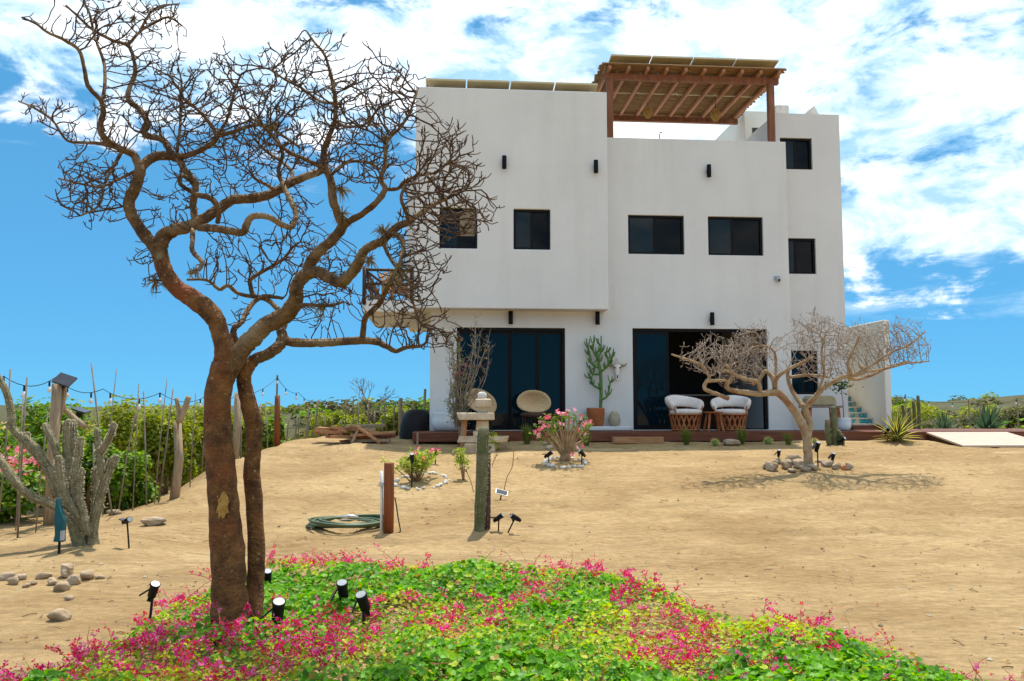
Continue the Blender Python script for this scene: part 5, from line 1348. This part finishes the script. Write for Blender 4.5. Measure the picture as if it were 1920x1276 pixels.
# stone lantern
def lantern():
    b = gnd(898, 846); b = on(898, 17.0); root = empty('stone_lantern', b); Y = b.y; s = Y/F_PX
    zz = lambda py: at(898, py, Y).z-b.z
    def blk(n, cx, w, d, y0, y1, mat, j=.012):
        z0, z1 = zz(y0), zz(y1); x = (cx-898)*s; mb = MB().box(x-w/2, x+w/2, -d/2, d/2, z0, z1-.003); mb.v = [(a+random.gauss(0,j), c+random.gauss(0,j), e) for a, c, e in mb.v]; return mb.build(n, mat, root, bevel=.02)
    MB().lathe([(.02, zz(751)), (.075, zz(749)), (.095, zz(743)), (.085, zz(736)), (.05, zz(733.5)), (.01, zz(733))], 16, ((904-898)*s,0,0)).build('finial', 'stonew', root, True)
    MB().lathe([(.13, zz(764)), (.165, zz(761)), (.165, zz(748)), (.12, zz(746)), (.12, zz(751))], 8, ((906-898)*s,0,0), cap=True).build('cap', 'stone', root)
    MB().lathe([(.11, zz(773)), (.10, zz(770)), (.135, zz(765))], 12, ((905-898)*s,0,0)).build('neck', 'stone', root, True)
    blk('slab', 894, .72, .42, 786, 772, 'stone', .025); blk('pedestal', 905, .24, .24, 806, 786.5, 'stone'); blk('pedestal', 902, .30, .28, 818, 806.5, 'stone')
    for cx, w in ((878, .36), (908, .30), (934, .34)):
        blk('base_stone', cx, w, .4, 828, 816, 'stone', .035)
    blk('plinth', 900, .62, .40, 849, 829, 'stone', .02)
    tag(root, 'rough stacked stone lantern standing behind the column cactus', 'lantern')
    # leaning timber
    o = MB().bar((0,0,0), (.06,.05,.72), .10, .07).build('timber_post', 'pilewood', None, bevel=.006); q = on(866, 16.9); o.location = q-Vector((0,0,.05)); tag(o, 'short brown timber post leaning beside the stone lantern', 'post')
lantern()

# wood pile, black cover
def wood_pile():
    c = gnd(668, 830); c.y += .15; c.z = G(c.x, c.y); rnd = random.Random(8)
    labs = ['brown plank', 'short board', 'split timber', 'reddish beam offcut']
    for i in range(17):
        L = rnd.uniform(.45, 1.15); x = rnd.uniform(-.62, .38); z = .05+.075*(i//4)+rnd.uniform(0,.01); y = rnd.uniform(-.2, .25)
        mb = MB().box(-L/2, L/2, -rnd.uniform(.04,.08), rnd.uniform(.04,.08), -.03, .03); o = mb.build('plank', rnd.choice(('pilewood','pilewood','redpost','oldwood')), None, bevel=.004)
        o.location = c+Vector((x, y, z)); o.rotation_euler = (rnd.gauss(0,.06), rnd.gauss(0,.08), rnd.gauss(0,.5)); tag(o, 'loose brown plank in the jumbled timber pile left of the house', 'plank', 'planks in the timber pile')
    for x, lab, col in ((.18, 'long plank leaning diagonally on the timber pile', 'pilewood'), (-.42, 'short pale stick propped against the timber pile', 'oldwood')):
        o = MB().bar((0,0,0), (-.55 if x > 0 else .16,.1,.36), .13 if x > 0 else .05, .045).build('plank', col, None, bevel=.004); o.location = c+Vector((x+.35, -.3, .02)); tag(o, lab, 'plank')
wood_pile()
def black_cover():
    c = on(786, 20.0); mb = MB(); n = 24; m = 10; vs = []
    for i in range(m+1):
        t = PI/2*i/m
        for j in range(n):
            a = 2*PI*j/n; r = math.cos(t)**.55*(1+.04*math.sin(5*a)); vs.append((.40*r*math.cos(a), .7*r*math.sin(a), .70*math.sin(t)**.9))
    mb.add(vs, [(i*n+j, i*n+(j+1) % n, (i+1)*n+(j+1) % n, (i+1)*n+j) for i in range(m) for j in range(n)]); o = mb.build('black_cover', 'blackplastic', None, True); o.location = c-Vector((0.05,0,.03)); tag(o, 'rounded black cover over equipment at the house corner', 'cover')
black_cover()

# ================================================================== YARD OBJECTS
def rock(px, py, w, h, mat, lab, group=None, seed=0, name='rock', pos=None, d=None, cat='rock'):
    b = gnd(px, py) if pos is None else Vector(pos); rnd = random.Random(seed); mb = MB()
    cuts = [(Vector((rnd.gauss(0,1), rnd.gauss(0,1), rnd.gauss(0,1))).normalized(), rnd.uniform(.62,.95)) for _ in range(13)]
    n = 14; m = 9; vs = []; off = Vector((seed*3.1, seed*1.7, 0))
    for i in range(m+1):
        t = PI*i/m
        for j in range(n):
            a = 2*PI*j/n; q = Vector((math.sin(t)*math.cos(a), math.sin(t)*math.sin(a), math.cos(t)))
            f = min([1.12]+[h_/q.dot(c_) for c_, h_ in cuts if q.dot(c_) > .3])*(1+.10*noise.noise(q*3+off)+.06*noise.noise(q*8+off))
            q = Vector((max(-.95, min(.95, q.x*f)), max(-.95, min(.95, q.y*f)), max(-.8, min(.9, q.z*f))))
            vs.append((q.x*w/2, q.y*(d or w*.8)/2, q.z*h/2))
    mb.add(vs, [(i*n+j, (i+1)*n+j, (i+1)*n+(j+1) % n, i*n+(j+1) % n) for i in range(m) for j in range(n)])
    o = mb.build(name, mat, None, h < .12); o.location = b+Vector((0,0,h*.30)); o.rotation_euler = (0, 0, rnd.uniform(0, 6)); tag(o, lab, cat, group); return o
k = 0
for px, py, w, h, lab in ((125,1082,.17,.15,'rounded tan rock topping the group below the branching cactus'),(165,1086,.16,.09,'broad tan rock at the right end of the group below the cactus'),(140,1092,.14,.11,'tan rock in front of the rounded rock below the cactus'),(98,1092,.10,.08,'pinkish rock between two larger rocks below the cactus'),(115,1105,.15,.10,'flat-topped brown rock set forward of the rock group'),(82,1084,.15,.07,'grey-tan wedge rock in the row below the cactus'),
     (62,1092,.09,.05,'small grey rock in the row below the cactus'),(25,1092,.11,.09,'pale rounded rock at the far end of the row below the cactus'),(12,1086,.16,.10,'dark grey rock beside the pale rounded rock'),(40,1086,.12,.06,'low grey rock between the pale rock and the wedge rock'),(188,1085,.10,.04,'thin flat pale stone beside the broad tan rock'),(50,1097,.08,.04,'tiny flat stone in front of the rock row'),(110,1165,.17,.10,'lone tan rock lying on bare sand next to the pink flowers'),(130,1122,.08,.06,'small pink-brown stone on bare sand'),
     (290,990,.34,.12,'low sand-coloured boulder behind the short spotlight'),(215,965,.2,.08,'half-buried pale rock near the fence base'),(1372,834,.40,.16,'flat-topped tan stone below the deck near a grass tuft')):
    k += 1; rock(px, py, w*1.12, h*1.1, 'rock', lab, seed=k)
for px, py, w, h in ((1447,884,.32,.22),(1475,882,.30,.20),(1500,884,.34,.22),(1522,888,.26,.14),(1458,874,.22,.16),(1490,870,.40,.18),(1550,880,.26,.14),(1538,872,.20,.10),(1436,879,.18,.14),(1568,884,.20,.14),(1592,884,.20,.15),(1510,874,.25,.12),(1512,890,.2,.1),(1485,890,.2,.1)):
    k += 1; rock(px, py, w, h, 'rock', 'brown rock in the ring around the small bare tree', 'rocks round the small bare tree', seed=k)
rock(1582, 886, .14, .11, 'redrock', 'small red rock in the ring of the small bare tree', seed=77)
def ring(px, py, rx, ry, n, lab, grp, lo=.05, hi=.10):
    c = gnd(px, py)
    for i in range(n):
        a = 2*PI*i/n+random.uniform(-.1,.1); x = c.x+rx*math.cos(a)*random.uniform(.93,1.07); y = c.y+ry*math.sin(a)*random.uniform(.93,1.07)
        w = random.uniform(lo, hi); rock(0, 0, w, w*random.uniform(.6,.8), 'stonew', lab, grp, seed=random.randint(100,999), name='white_stone', pos=(x, y, G(x, y)), cat='stone')
ring(1059, 872, .37, .40, 30, 'white rounded stone in the ring around the desert rose', 'stones round the desert rose', .06, .11)
ring(790, 908, .42, .55, 30, 'white pebble in the ring around the yellow-green flowering plant', 'stones round the flowering plant', .05, .10)
for px, py, w in ((1022,838,.14),(1045,840,.13),(1030,843,.16),(1056,837,.12),(1062,843,.1)): rock(px, py, w, w*.7, 'stone', 'tan stone beside the round cactus', 'stones by the round cactus', seed=int(px))

# desert rose
def desert_rose():
    b = gnd(1060, 869); root = empty('desert_rose', b); rnd = random.Random(4); Y = b.y
    MB().lathe([(.02,-.05),(.11,-.03),(.10,.06),(.07,.14),(.05,.2)], 12).build('trunk', 'bark_small', root, True)
    lv = MB(); tips = []
    def oneflower(q, s):
        f = MB(); flower(f, q, s, rnd); f.build('flower', 'redleaf', root)
    ends = [(1012,800),(1025,806),(1020,785),(1035,790),(1045,782),(1052,778),(1060,785),(1068,776),(1078,784),(1085,790),(1092,785),(1100,800),(1095,805),(1040,805),(1072,800),(1008,812),(1098,820),(1085,812),(1050,800),(1103,795),(1030,800),(1015,820)]
    for px, py in ends:
        e = at(px, py, Y+rnd.uniform(-.35,.35))-b; m = Vector((e.x*.45, e.y*.5, .12+e.z*.35))
        P = [Vector(r) for r in smoothpath([(e.x*.1, e.y*.1, .08), m, e*.8+Vector((0,0,.03)), e], 4)]
        MB().tube(P, [.024-.014*k/(len(P)-1) for k in range(len(P))], 6, lump=.1).build('branch', 'bark_small', root, True); tips.append(e)
        for k in range(22):
            q = e+Vector((rnd.gauss(0,.05), rnd.gauss(0,.05), rnd.gauss(0,.04))); leaf(lv, q, (rnd.gauss(0,.7), rnd.gauss(0,.7), 1), rnd.uniform(.05,.09), mixcol([(.08,.17,.02),(.14,.23,.03),(.20,.26,.05)]), .55)
        for k in range(rnd.choice((1,2,2,3))):
            q = e+Vector((rnd.gauss(0,.05), rnd.gauss(0,.05)-.03, .03+rnd.random()*.07)); oneflower(q, .052)
    for px, py in ((1004,808),(1010,818),(1075,853),(1082,838),(1092,835),(1070,848)):
        oneflower(at(px, py, Y-.2)-b, .055)
    for k in range(30):
        q = Vector((rnd.gauss(.08,.14), rnd.gauss(-.05,.1), .1+rnd.random()*.15)); leaf(lv, q, (rnd.gauss(0,.7), rnd.gauss(0,.7), 1), .06, mixcol([(.10,.17,.03),(.2,.24,.04)]), .5)
    lv.build('leaves', 'bushleaf', root); tag(root, 'desert rose shrub with pink flowers inside a ring of white stones', 'shrub')
def flower(fl, q, s, rnd):
    n = Vector((rnd.gauss(0,.5), -.7+rnd.gauss(0,.4), .6)).normalized(); u = n.orthogonal().normalized(); w = n.cross(u); pk = rnd.choice(((.80,.14,.22),(.85,.28,.36),(.75,.08,.14)))
    for t in range(5):
        a = t*2*PI/5; e = u*math.cos(a)+w*math.sin(a); f = n.cross(e)
        fl.add([q, q+e*s*.55+f*s*.32+n*s*.2, q+e*s+n*s*.15, q+e*s*.55-f*s*.32+n*s*.2], [(0,1,2),(0,2,3)]); fl.c.extend([pk, tuple(min(.9, v*1.3+.05) for v in pk)])
    fl.add([q+n*s*.2+e_*s*.16 for e_ in (u, w, -u, -w)], [(0,1,2,3)]); fl.c.append((.82,.75,.55))
desert_rose()
def flowering_plant(px, py, top, w, n, lab, pal, flowers, Y=None):
    b = gnd(px, py) if Y is None else on(px, Y); root = empty('flowering_plant', b); rnd = random.Random(px); lv = MB(); fl = MB(); h = at(px, top, b.y).z-b.z
    for i in range(n):
        x = rnd.gauss(0, w*.4); y = rnd.gauss(0, w*.4); z = h*rnd.uniform(.55, 1.0); P = [Vector((x*.15, y*.15, 0)), Vector((x*.5, y*.5, z*.5)), Vector((x, y, z))]
        MB().tube(P, [.010,.008,.004], 5).build('stem', 'dry', root, True)
        for k in range(38):
            t = rnd.uniform(.35, 1.0); q = P[1].lerp(P[2], (t-.35)/.65)+Vector((rnd.gauss(0,.045), rnd.gauss(0,.045), rnd.gauss(0,.03))); leaf(lv, q, (rnd.gauss(0,.8), rnd.gauss(0,.8), 1), rnd.uniform(.045,.085), mixcol(pal), .5)
        if flowers and rnd.random() < flowers: f = MB(); flower(f, P[2]+Vector((0,0,.02)), .045, rnd); f.build('flower', 'redleaf', root)
    lv.build('leaves', 'bushleaf', root)
    tag(root, lab, 'plant')
YG = [(.30,.38,.03),(.40,.45,.06),(.20,.31,.02),(.50,.50,.18)]
flowering_plant(780, 910, 842, .50, 24, 'yellow-green flowering plant in the ring of white pebbles', YG, .3)
flowering_plant(870, 905, 843, .16, 5, 'small drooping yellowish plant left of the column cactus', YG, 0)
flowering_plant(929, 845, 812, .2, 5, 'small yellow-green plant below the stone lantern', YG, 0)
def dead_stalk(px, py, pts, lab):
    b = gnd(px, py); P = [Vector((0,0,-.03))]+[at(x, y, b.y)-b for x, y in pts]; mb = MB(); mb.tube([Vector(r) for r in smoothpath(P, 4)], .007, 5)
    for k in range(5):
        q = P[-1].lerp(P[-2], random.random()*.6); d = Vector((random.gauss(0,.05), random.gauss(0,.05), .04)); mb.tube([q, q+d], [.006,.002], 4)
    o = mb.build('dead_stalk', 'dry', None, True); o.location = b; tag(o, lab, 'stalk')
dead_stalk(945, 918, [(950,895),(960,875),(963,850),(961,838)], 'thin dead stalk rising behind the small solar panel')
dead_stalk(889, 925, [(884,905),(878,890),(873,878)], 'bent dry stem just left of the column cactus')
dead_stalk(922, 880, [(925,865),(932,850)], 'short dry stem right of the column cactus')
for px, top, Yd, lab in ((783,810,16.3,'thin bare garden stake near the pebble ring'),):
    b = on(px, Yd); o = MB().tube([(0,0,-.05), (0.01,0,at(px,top,Yd).z-b.z)], .02, 6).build('garden_stake', 'greywood'); o.location = b; tag(o, lab, 'stake')

# spotlights
def spotlight(px, py, h, lean, head, lab, scale=1.0, pos=None, white=True):
    scale *= .84; b = gnd(px, py) if pos is None else Vector(pos); o = empty('spotlight', b, random.uniform(-.3,.3)); tip = Vector((lean*h, 0, h))
    MB().tube([(0,0,-.08), tip], .011*scale, 7).build('stake', 'blackplastic', o, True)
    X = Matrix.Translation(tip)@Matrix.Rotation(head, 4, 'Y')@Matrix.Rotation(.45, 4, 'X')
    MB().lathe([(.028*scale,-.06*scale),(.034*scale,-.05*scale),(.036*scale,.05*scale),(.040*scale,.062*scale),(.040*scale,.07*scale)], 14, mat=X).build('lamp_head', 'blackplastic', o, True)
    MB().lathe([(.034*scale,.0705*scale),(.034*scale,.074*scale)], 14, mat=X).build('lens', 'lampwhite' if white else 'solar', o)  # pale lens colour paints in the sky mirrored on top
    MB().box(-.02*scale,.02*scale,-.03*scale,.03*scale,-.09*scale,-.065*scale,X).build('bracket', 'blackplastic', o)
    P2 = Matrix.Translation(tip+Vector((-.05*scale,.02,.0)))@Matrix.Rotation(head-.9, 4, 'Y'); MB().box(-.06*scale,.06*scale,-.045*scale,.045*scale,-.006,.006,P2).build('solar_plate', 'solar', o)
    tag(o, lab, 'spotlight')
spotlight(243, 1037, .30, -.15, 1.2, 'black spotlight on a stake between the branching cactus and the tree')
spotlight(934, 1004, .17, .05, .9, 'upright black spotlight right of the column cactus', 1.0)
spotlight(946, 1004, .18, .75, -1.0, 'leaning black spotlight right of the column cactus')
spotlight(278, 1178, .26, .1, .35, 'black spotlight among the pink flowers on the far side from the house', 1.1)
spotlight(505, 1128, .20, -.1, .2, 'white-topped spotlight tucked behind the second trunk', 1.1)
spotlight(642, 1168, .24, 0, -.15, 'white-topped spotlight in the green vines, farther from the camera side of the pair', 1.3)
spotlight(684, 1190, .24, -.05, -.30, 'white-topped spotlight in the vines beside another, nearer the pink blossoms', 1.3)
spotlight(520, 1205, .22, 0, .2, 'dark spotlight at the foot of the second trunk', 1.4, white=False)
spotlight(772, 918, .46, 0, .1, 'white-topped spotlight in front of the yellow-green flowering plant', 1.1)
spotlight(816, 873, .20, 0, .8, 'black spotlight behind the yellow-green flowering plant', 1.3)
spotlight(1029, 876, .20, 0, .9, 'spotlight in the white stone ring on the left of the desert rose', 1.2); spotlight(1091, 875, .20, 0, -.8, 'spotlight in the white stone ring on the right of the desert rose', 1.2)
spotlight(1074, 846, .14, 0, .6, 'dark blue spotlight behind the desert rose', 1.3, white=False)
spotlight(1461, 874, .20, 0, .1, 'white-topped spotlight among the rocks left of the small tree', 1.0); spotlight(1534, 882, .34, 0, .05, 'tall white-topped spotlight right behind the small tree trunk', 1.3); spotlight(1563, 880, .17, 0, .05, 'short white-topped spotlight by the red rock', 1.0)
spotlight(1580, 836, .12, 0, .9, 'small spotlight at the foot of the cactus cluster', 1.1); spotlight(1664, 828, .22, 0, .5, 'dark spotlight in the leaves of the striped agave', 1.1, white=False)
spotlight(915, 890, .40, .0, .6, 'dark spotlight hidden behind the column cactus', 1.0, white=False)
def small_panel():
    b = gnd(938, 938); o = empty('garden_solar_panel', b); X = Matrix.Translation((.02,0,.11))@Matrix.Rotation(RAD(14),4,'Y')@Matrix.Rotation(RAD(28),4,'X')
    MB().box(-.09,.09,-.06,.06,-.008,.008,X).build('frame', 'alu', o); MB().box(-.082,.082,-.052,.052,.0085,.012,X).build('cells', 'solar', o); MB().tube([(-.01,0,-.05),(.02,0,.10)], .012, 6).build('stake', 'blackplastic', o)
    tag(o, 'small tilted solar panel on a stake right of the column cactus', 'solar panel')
small_panel()
def teal_cover():
    b = gnd(110, 1048); o = empty('covered_lamp', b); s = b.y/F_PX; h = 22*s
    MB().tube([(0,0,-.05),(0,0,h+.1)], .014, 7).build('stake', 'blackplastic', o)
    mb = MB(); rows = []
    for i in range(7):
        t = i/6; w = (.056-.010*math.sin(t*9))*(1-.86*t**2.2); c0 = .012*math.sin(t*5)-.02*t; rows += [(c0-w,-.03,h+t*.46),(c0+w,-.035,h+t*.46),(c0+w,.03,h+t*.46),(c0-w,.035,h+t*.46)]
    mb.add(rows, [(i*4+j, i*4+(j+1) % 4, (i+1)*4+(j+1) % 4, (i+1)*4+j) for i in range(6) for j in range(4)]+[(3,2,1,0),(24,25,26,27)]); mb.build('sleeve', 'teal', o, False, .01)
    MB().box(.03,.06,-.05,-.01,h+.02,h+.12).build('lamp_head', 'lampwhite', o); tag(o, 'teal covered stake lamp in front of the branching cactus', 'lamp')
teal_cover()

# post, pipe, hose
def post_and_hose():
    b = gnd(728, 1000); s = b.y/F_PX; h = 128*s
    o = empty('timber_post', b); MB().tube([(0,0,-.1),(0.002,0,h*.5),(0,0,h-.008),(0,0,h)], [.066,.064,.062,.056], 20).build('post', 'redpost', o, True); tag(o, 'round reddish timber post next to the coiled hose', 'post')
    q = MB().tube([(0,0,-.1),(0,0,h*.5),(-.01,.01,h*.88)], .018, 8).build('standpipe', 'pipe', o, True); q.location = (-.088,.02,0)
    c = MB().tube([Vector(r) for r in smoothpath([(.07,.03,h*.5),(.09,.02,h*.4),(.12,0,h*.2),(.15,-.02,.02),(.11,-.02,.0)], 4)], .008, 6).build('cable', 'blackplastic', o, True)
    MB().box(-.12,-.06,-.02,.06,h*.66,h*.72).build('tap', 'alu', o)
    c = gnd(655, 986); rt = empty('garden_hose', c)
    for k in range(9):
        r = .33+.02*k+random.uniform(-.05,.05); z = .02+.018*(k % 4)+.012*(k//4); x0 = random.uniform(-.05,.05); y0 = random.uniform(-.05,.05); ph = random.uniform(0,6)
        P = [(x0+r*math.cos(a*PI/16)*1.05, y0+r*math.sin(a*PI/16)*1.0, z+.014*math.sin(a*PI/8+ph)) for a in range(33)]; MB().tube(P, .015, 7, cap=False).build('coil', 'hose', rt, True)
    MB().tube([Vector(r) for r in smoothpath([(.3,.1,.05),(-.1,.35,.03),(-.42,.18,.02),(-.52,-.1,.02),(-.38,-.28,.02)], 6)], .015, 7).build('hose_end', 'hose', rt, True)
    MB().tube([(-.08,-.05,.11),(.0,-.03,.13),(.12,-.06,.12)], [.018,.025,.015], 8).build('nozzle', 'alu', rt, True)
    tag(rt, 'coiled green garden hose lying on the sand', 'hose')
post_and_hose()

# ================================================================== FENCE, STRING LIGHTS
def fence():
    f0 = on(120, 11.8); root = empty('stick_fence', f0); rnd = random.Random(6)
    def stick(px, Y, top, lean, r, nm='stick', mat='greywood'):
        b = on(px, Y); t = at(px+lean, top, Y+rnd.uniform(-.1,.1)); m = b.lerp(t, .5)+Vector((rnd.gauss(0,.02), rnd.gauss(0,.02), 0))
        MB().tube([b-f0-Vector((0,0,.1)), m-f0, t-f0], [r*1.05, r, r*.85], 7, lump=.12, seed=rnd.uniform(0,50)).build(nm, mat, root, True)
    for px, Y, top, ln in ((4,10.2,690,5),(45,10.6,706,4),(43,11.2,735,-2),(78,11.0,770,3),(150,11.4,790,4),(185,11.9,830,-1),(222,12.0,680,-33),(200,12.1,691,5),(233,12.2,742,16),(258,12.3,718,6),(245,12.6,760,14),(272,12.7,730,10),(288,12.9,732,-8),(300,13.0,708,5),(306,13.1,728,8),(318,13.2,800,4),(360,14.2,735,3),(375,14.6,745,6),(350,14.4,800,2),(385,15.3,740,2),(395,15.6,760,-3)):
        if px in (150, 245, 272, 318, 375, 350): continue
        stick(px+rnd.uniform(-4,4), Y, top, ln*1.5+rnd.uniform(-9,9), rnd.uniform(.007,.013))
    for i, px in enumerate((455,470,490,505,535,552,560,572,578,590,601,612,623,635,648,662,676,690,705,718,728,741,752,765,778,790)):
        Y = 18.3+(px-455)/335*7.5; stick(px, Y, rnd.uniform(742,785) if px < 700 else rnd.uniform(750,790), rnd.uniform(-9,9), rnd.uniform(.015,.022))
    for px, Y, top, r in ((105,11.6,718,.075),(334,13.1,788,.07),(445,17.2,735,.075),(522,18.4,740,.07),(752,26.5,745,.07),(797,26.6,728,.05)):
        stick(px, Y, top, rnd.uniform(-2,4), r, 'post', 'redpost' if px == 522 else 'oldwood')
    # forks of the two forked posts
    for (pts, Y, r) in (([(334,792),(335,770),(331,745)], 13.1, .035), ([(336,790),(345,768),(354,742)], 13.1, .045), ([(107,790),(116,765),(122,722)], 11.6, .03), ([(160,800),(120,765),(112,745)], 11.7, .04)):
        P = [at(x, y, Y)-f0 for x, y in pts]; MB().tube([Vector(q) for q in smoothpath(P, 3)], r, 8, lump=.12).build('fork', 'oldwood', root, True)
    for hz in (.35, .75):
        P = [on(px, Y)+Vector((0,0,hz))-f0 for px, Y in ((4,10.2),(105,11.6),(233,12.2),(334,13.1),(445,17.2),(522,18.4),(650,22.6),(790,25.8))]; MB().tube(P, .004, 4, cap=False).build('wire', 'black', root)
    tag(root, 'rustic fence of uneven sticks and posts with wire along the sandy yard', 'fence')
fence()
def string_light(pts, n, lab, sag=.12):
    P = [at(x, y, Y) for x, y, Y in pts]; root = empty('string_light', P[0]); C = []
    for a, b in zip(P, P[1:]):
        for k in range(9):
            t = k/8
            if C and k == 0: continue
            C.append(a.lerp(b, t)-Vector((0,0,sag*4*t*(1-t)))-P[0])
    MB().tube(C, .0055, 4, cap=False).build('cable', 'black', root)
    for i in range(n):
        q = C[int((i+.5)*len(C)/n)]
        MB().tube([q, q-Vector((0,0,.07))], .012, 6).build('socket', 'black', root)
        MB().lathe([(.008,-.07),(.025,-.10),(.028,-.125),(.015,-.15),(.002,-.155)], 8, tuple(q)).build('bulb', 'bulb', root, True)
    tag(root, lab, 'string light')
string_light([(-40,703,10.2),(7,704,10.2),(104,706,11.6),(193,728,12.1),(300,735,13.0),(385,742,15.3),(445,738,17.2),(520,706,18.4),(560,735,20.7),(600,748,22),(690,752,24),(752,748,26.5)], 26, 'sagging string of clear bulbs along the stick fence')
def poles(px, Y, top, lab):
    b = on(px, Y); o = MB().tube([(0,0,-.1),(0,0,at(px,top,Y).z-b.z)], .022, 6).build('light_pole', 'greywood'); o.location = b; tag(o, lab, 'pole')
poles(520, 18.45, 702, 'thin pole on the reddish post holding the bulb string')
for px, Y, top in ((1696,27,738),(1814,28,747),(1835,26,752),(1905,27,745)): poles(px, Y, top, {1696:'thin pole behind the slim cactus stems', 1814:'thin pole between the two dark agaves', 1835:'short pole close to the big dark agave', 1905:'thin pole beyond the ramp'}[px])
string_light([(1640,768,26),(1696,742,27),(1814,752,28),(1905,748,27),(1960,752,27)], 10, 'string of bulbs strung behind the agaves', .1)
def solar_lamp(px, py, Y, w, tilt, lab):
    o = empty('solar_floodlight', at(px, py, Y)); X = Matrix.Rotation(RAD(18),4,'Y')@Matrix.Rotation(tilt,4,'X')
    MB().box(-w/2,w/2,-w*.42,w*.42,-.012,.012,X).build('panel', 'solar', o); MB().box(-.03,.03,-.05,.02,-.09,-.014,X).build('lamp_box', 'blackplastic', o); MB().tube([(0,0,-.05),(-.05,0,-.14)], .014, 6).build('bracket', 'blackplastic', o)
    tag(o, lab, 'floodlight')
solar_lamp(121, 711, 11.55, .24, RAD(40), 'square solar panel lamp on top of the forked fence post'); solar_lamp(152, 768, 12.0, .2, RAD(8), 'small dark solar lamp low behind the branching cactus')

# bare sapling, pink flowering bush at the far left
def sapling(px, Y, top, w, lab):
    b = on(px, Y); root = empty('bare_sapling', b); h = at(px, top, Y).z-b.z; mb = MB()
    def grow(p, d, L, r, k):
        q = p+d*L; mb.tube([p, p.lerp(q,.5)+Vector((random.gauss(0,.02),random.gauss(0,.02),0)), q], [r, r*.85, r*.7], 4)
        if k:
            for i in range(3): grow(q, (d+Vector((random.gauss(0,.5), random.gauss(0,.5), random.gauss(0,.25)+.1))).normalized(), L*random.uniform(.55,.8), r*.68, k-1)
    grow(Vector((0,0,-.05)), Vector((.02,0,1)), h*.42, .025, 4); stuff(mb.build('twigs', 'greywood', root)); MB().tube([(0,0,-.1),(0,0,h*.4)], .028, 6).build('trunk', 'greywood', root); tag(root, lab, 'sapling')
sapling(693, 25.5, 716, 40, 'thin bare sapling on the rise behind the timber pile')
def pink_blooms():
    mb = MB(); rnd = random.Random(3); c = at(22, 862, 11.3)
    for i in range(70): flower(mb, Vector((rnd.gauss(0,.15), rnd.gauss(0,.15), rnd.gauss(0,.10))), .032, rnd)
    o = mb.build('bougainvillea_blooms', 'redleaf'); o.location = c; stuff(o); tag(o, 'cluster of pink blooms left of the branching cactus', 'flowers')
pink_blooms()

# ================================================================== LITTER
def litter():
    mb = MB(); pb = MB()
    for i in range(900):
        y = 5.5+12.5*random.random(); x = random.uniform(-.62, .66)*y
        if y < far_edge(x, y)+.1: continue
        if random.random() > .35+.65*max(0, noise.noise(Vector((x*.7, y*.7, 20)))+.3): continue
        z = G(x, y)+.006; a = random.uniform(0, 6.283); L = random.uniform(.02, .13); d = Vector((math.cos(a), math.sin(a), random.uniform(-.02,.12)))
        mb.tube([Vector((x,y,z)), Vector((x,y,z))+d*L*.5+Vector((0,0,.006)), Vector((x,y,z))+d*L], random.uniform(.0018,.0045), 3)
    stuff(tag(mb.build('twig_litter', 'litter'), 'dry twigs scattered over the sand', 'twigs'))
    for i in range(2300):
        y = 5.2+13*random.random()**1.1; x = random.uniform(-.66, .68)*y
        if y < far_edge(x, y): continue
        s = random.choice((.005,.006,.007,.008,.009,.011,.013,.020))*random.uniform(.7,1.2); z = G(x, y)+s*.2; q = Vector((x,y,z)); r = random.uniform(.6,1.3)
        v = [q+Vector((s*r,0,0)), q+Vector((0,s,0)), q+Vector((-s,0,0)), q+Vector((0,-s*r,0)), q+Vector((s*.2,s*.1,s*.7)), q-Vector((0,0,s*.4))]
        pb.add(v, [(0,1,4),(1,2,4),(2,3,4),(3,0,4),(1,0,5),(2,1,5),(3,2,5),(0,3,5)]); c = random.choice(((.42,.33,.22),(.3,.2,.12),(.46,.38,.27),(.22,.16,.1),(.18,.12,.07))); pb.c.extend([c]*8)
    MT['pebble'] = leafmat('pebbles', .9, 0, .1); stuff(tag(pb.build('pebbles', 'pebble'), 'small pebbles scattered over the sand', 'pebbles'))
    lf = MB()
    for i in range(700):
        y = 5.5+9*random.random(); x = random.uniform(-.62, .62)*y; m = y-far_edge(x, y)
        if m < 0 or random.random() > math.exp(-m*1.1): continue
        leaf(lf, Vector((x, y, G(x,y)+.012)), (random.gauss(0,.3), random.gauss(0,.3), 1), random.uniform(.02,.05), random.choice(((.30,.17,.06),(.40,.26,.10),(.20,.11,.05),(.34,.09,.05))), .7)
    stuff(tag(lf.build('fallen_leaves', 'bushleaf'), 'fallen dry leaves on the sand around the flower bed', 'leaves'))
litter()
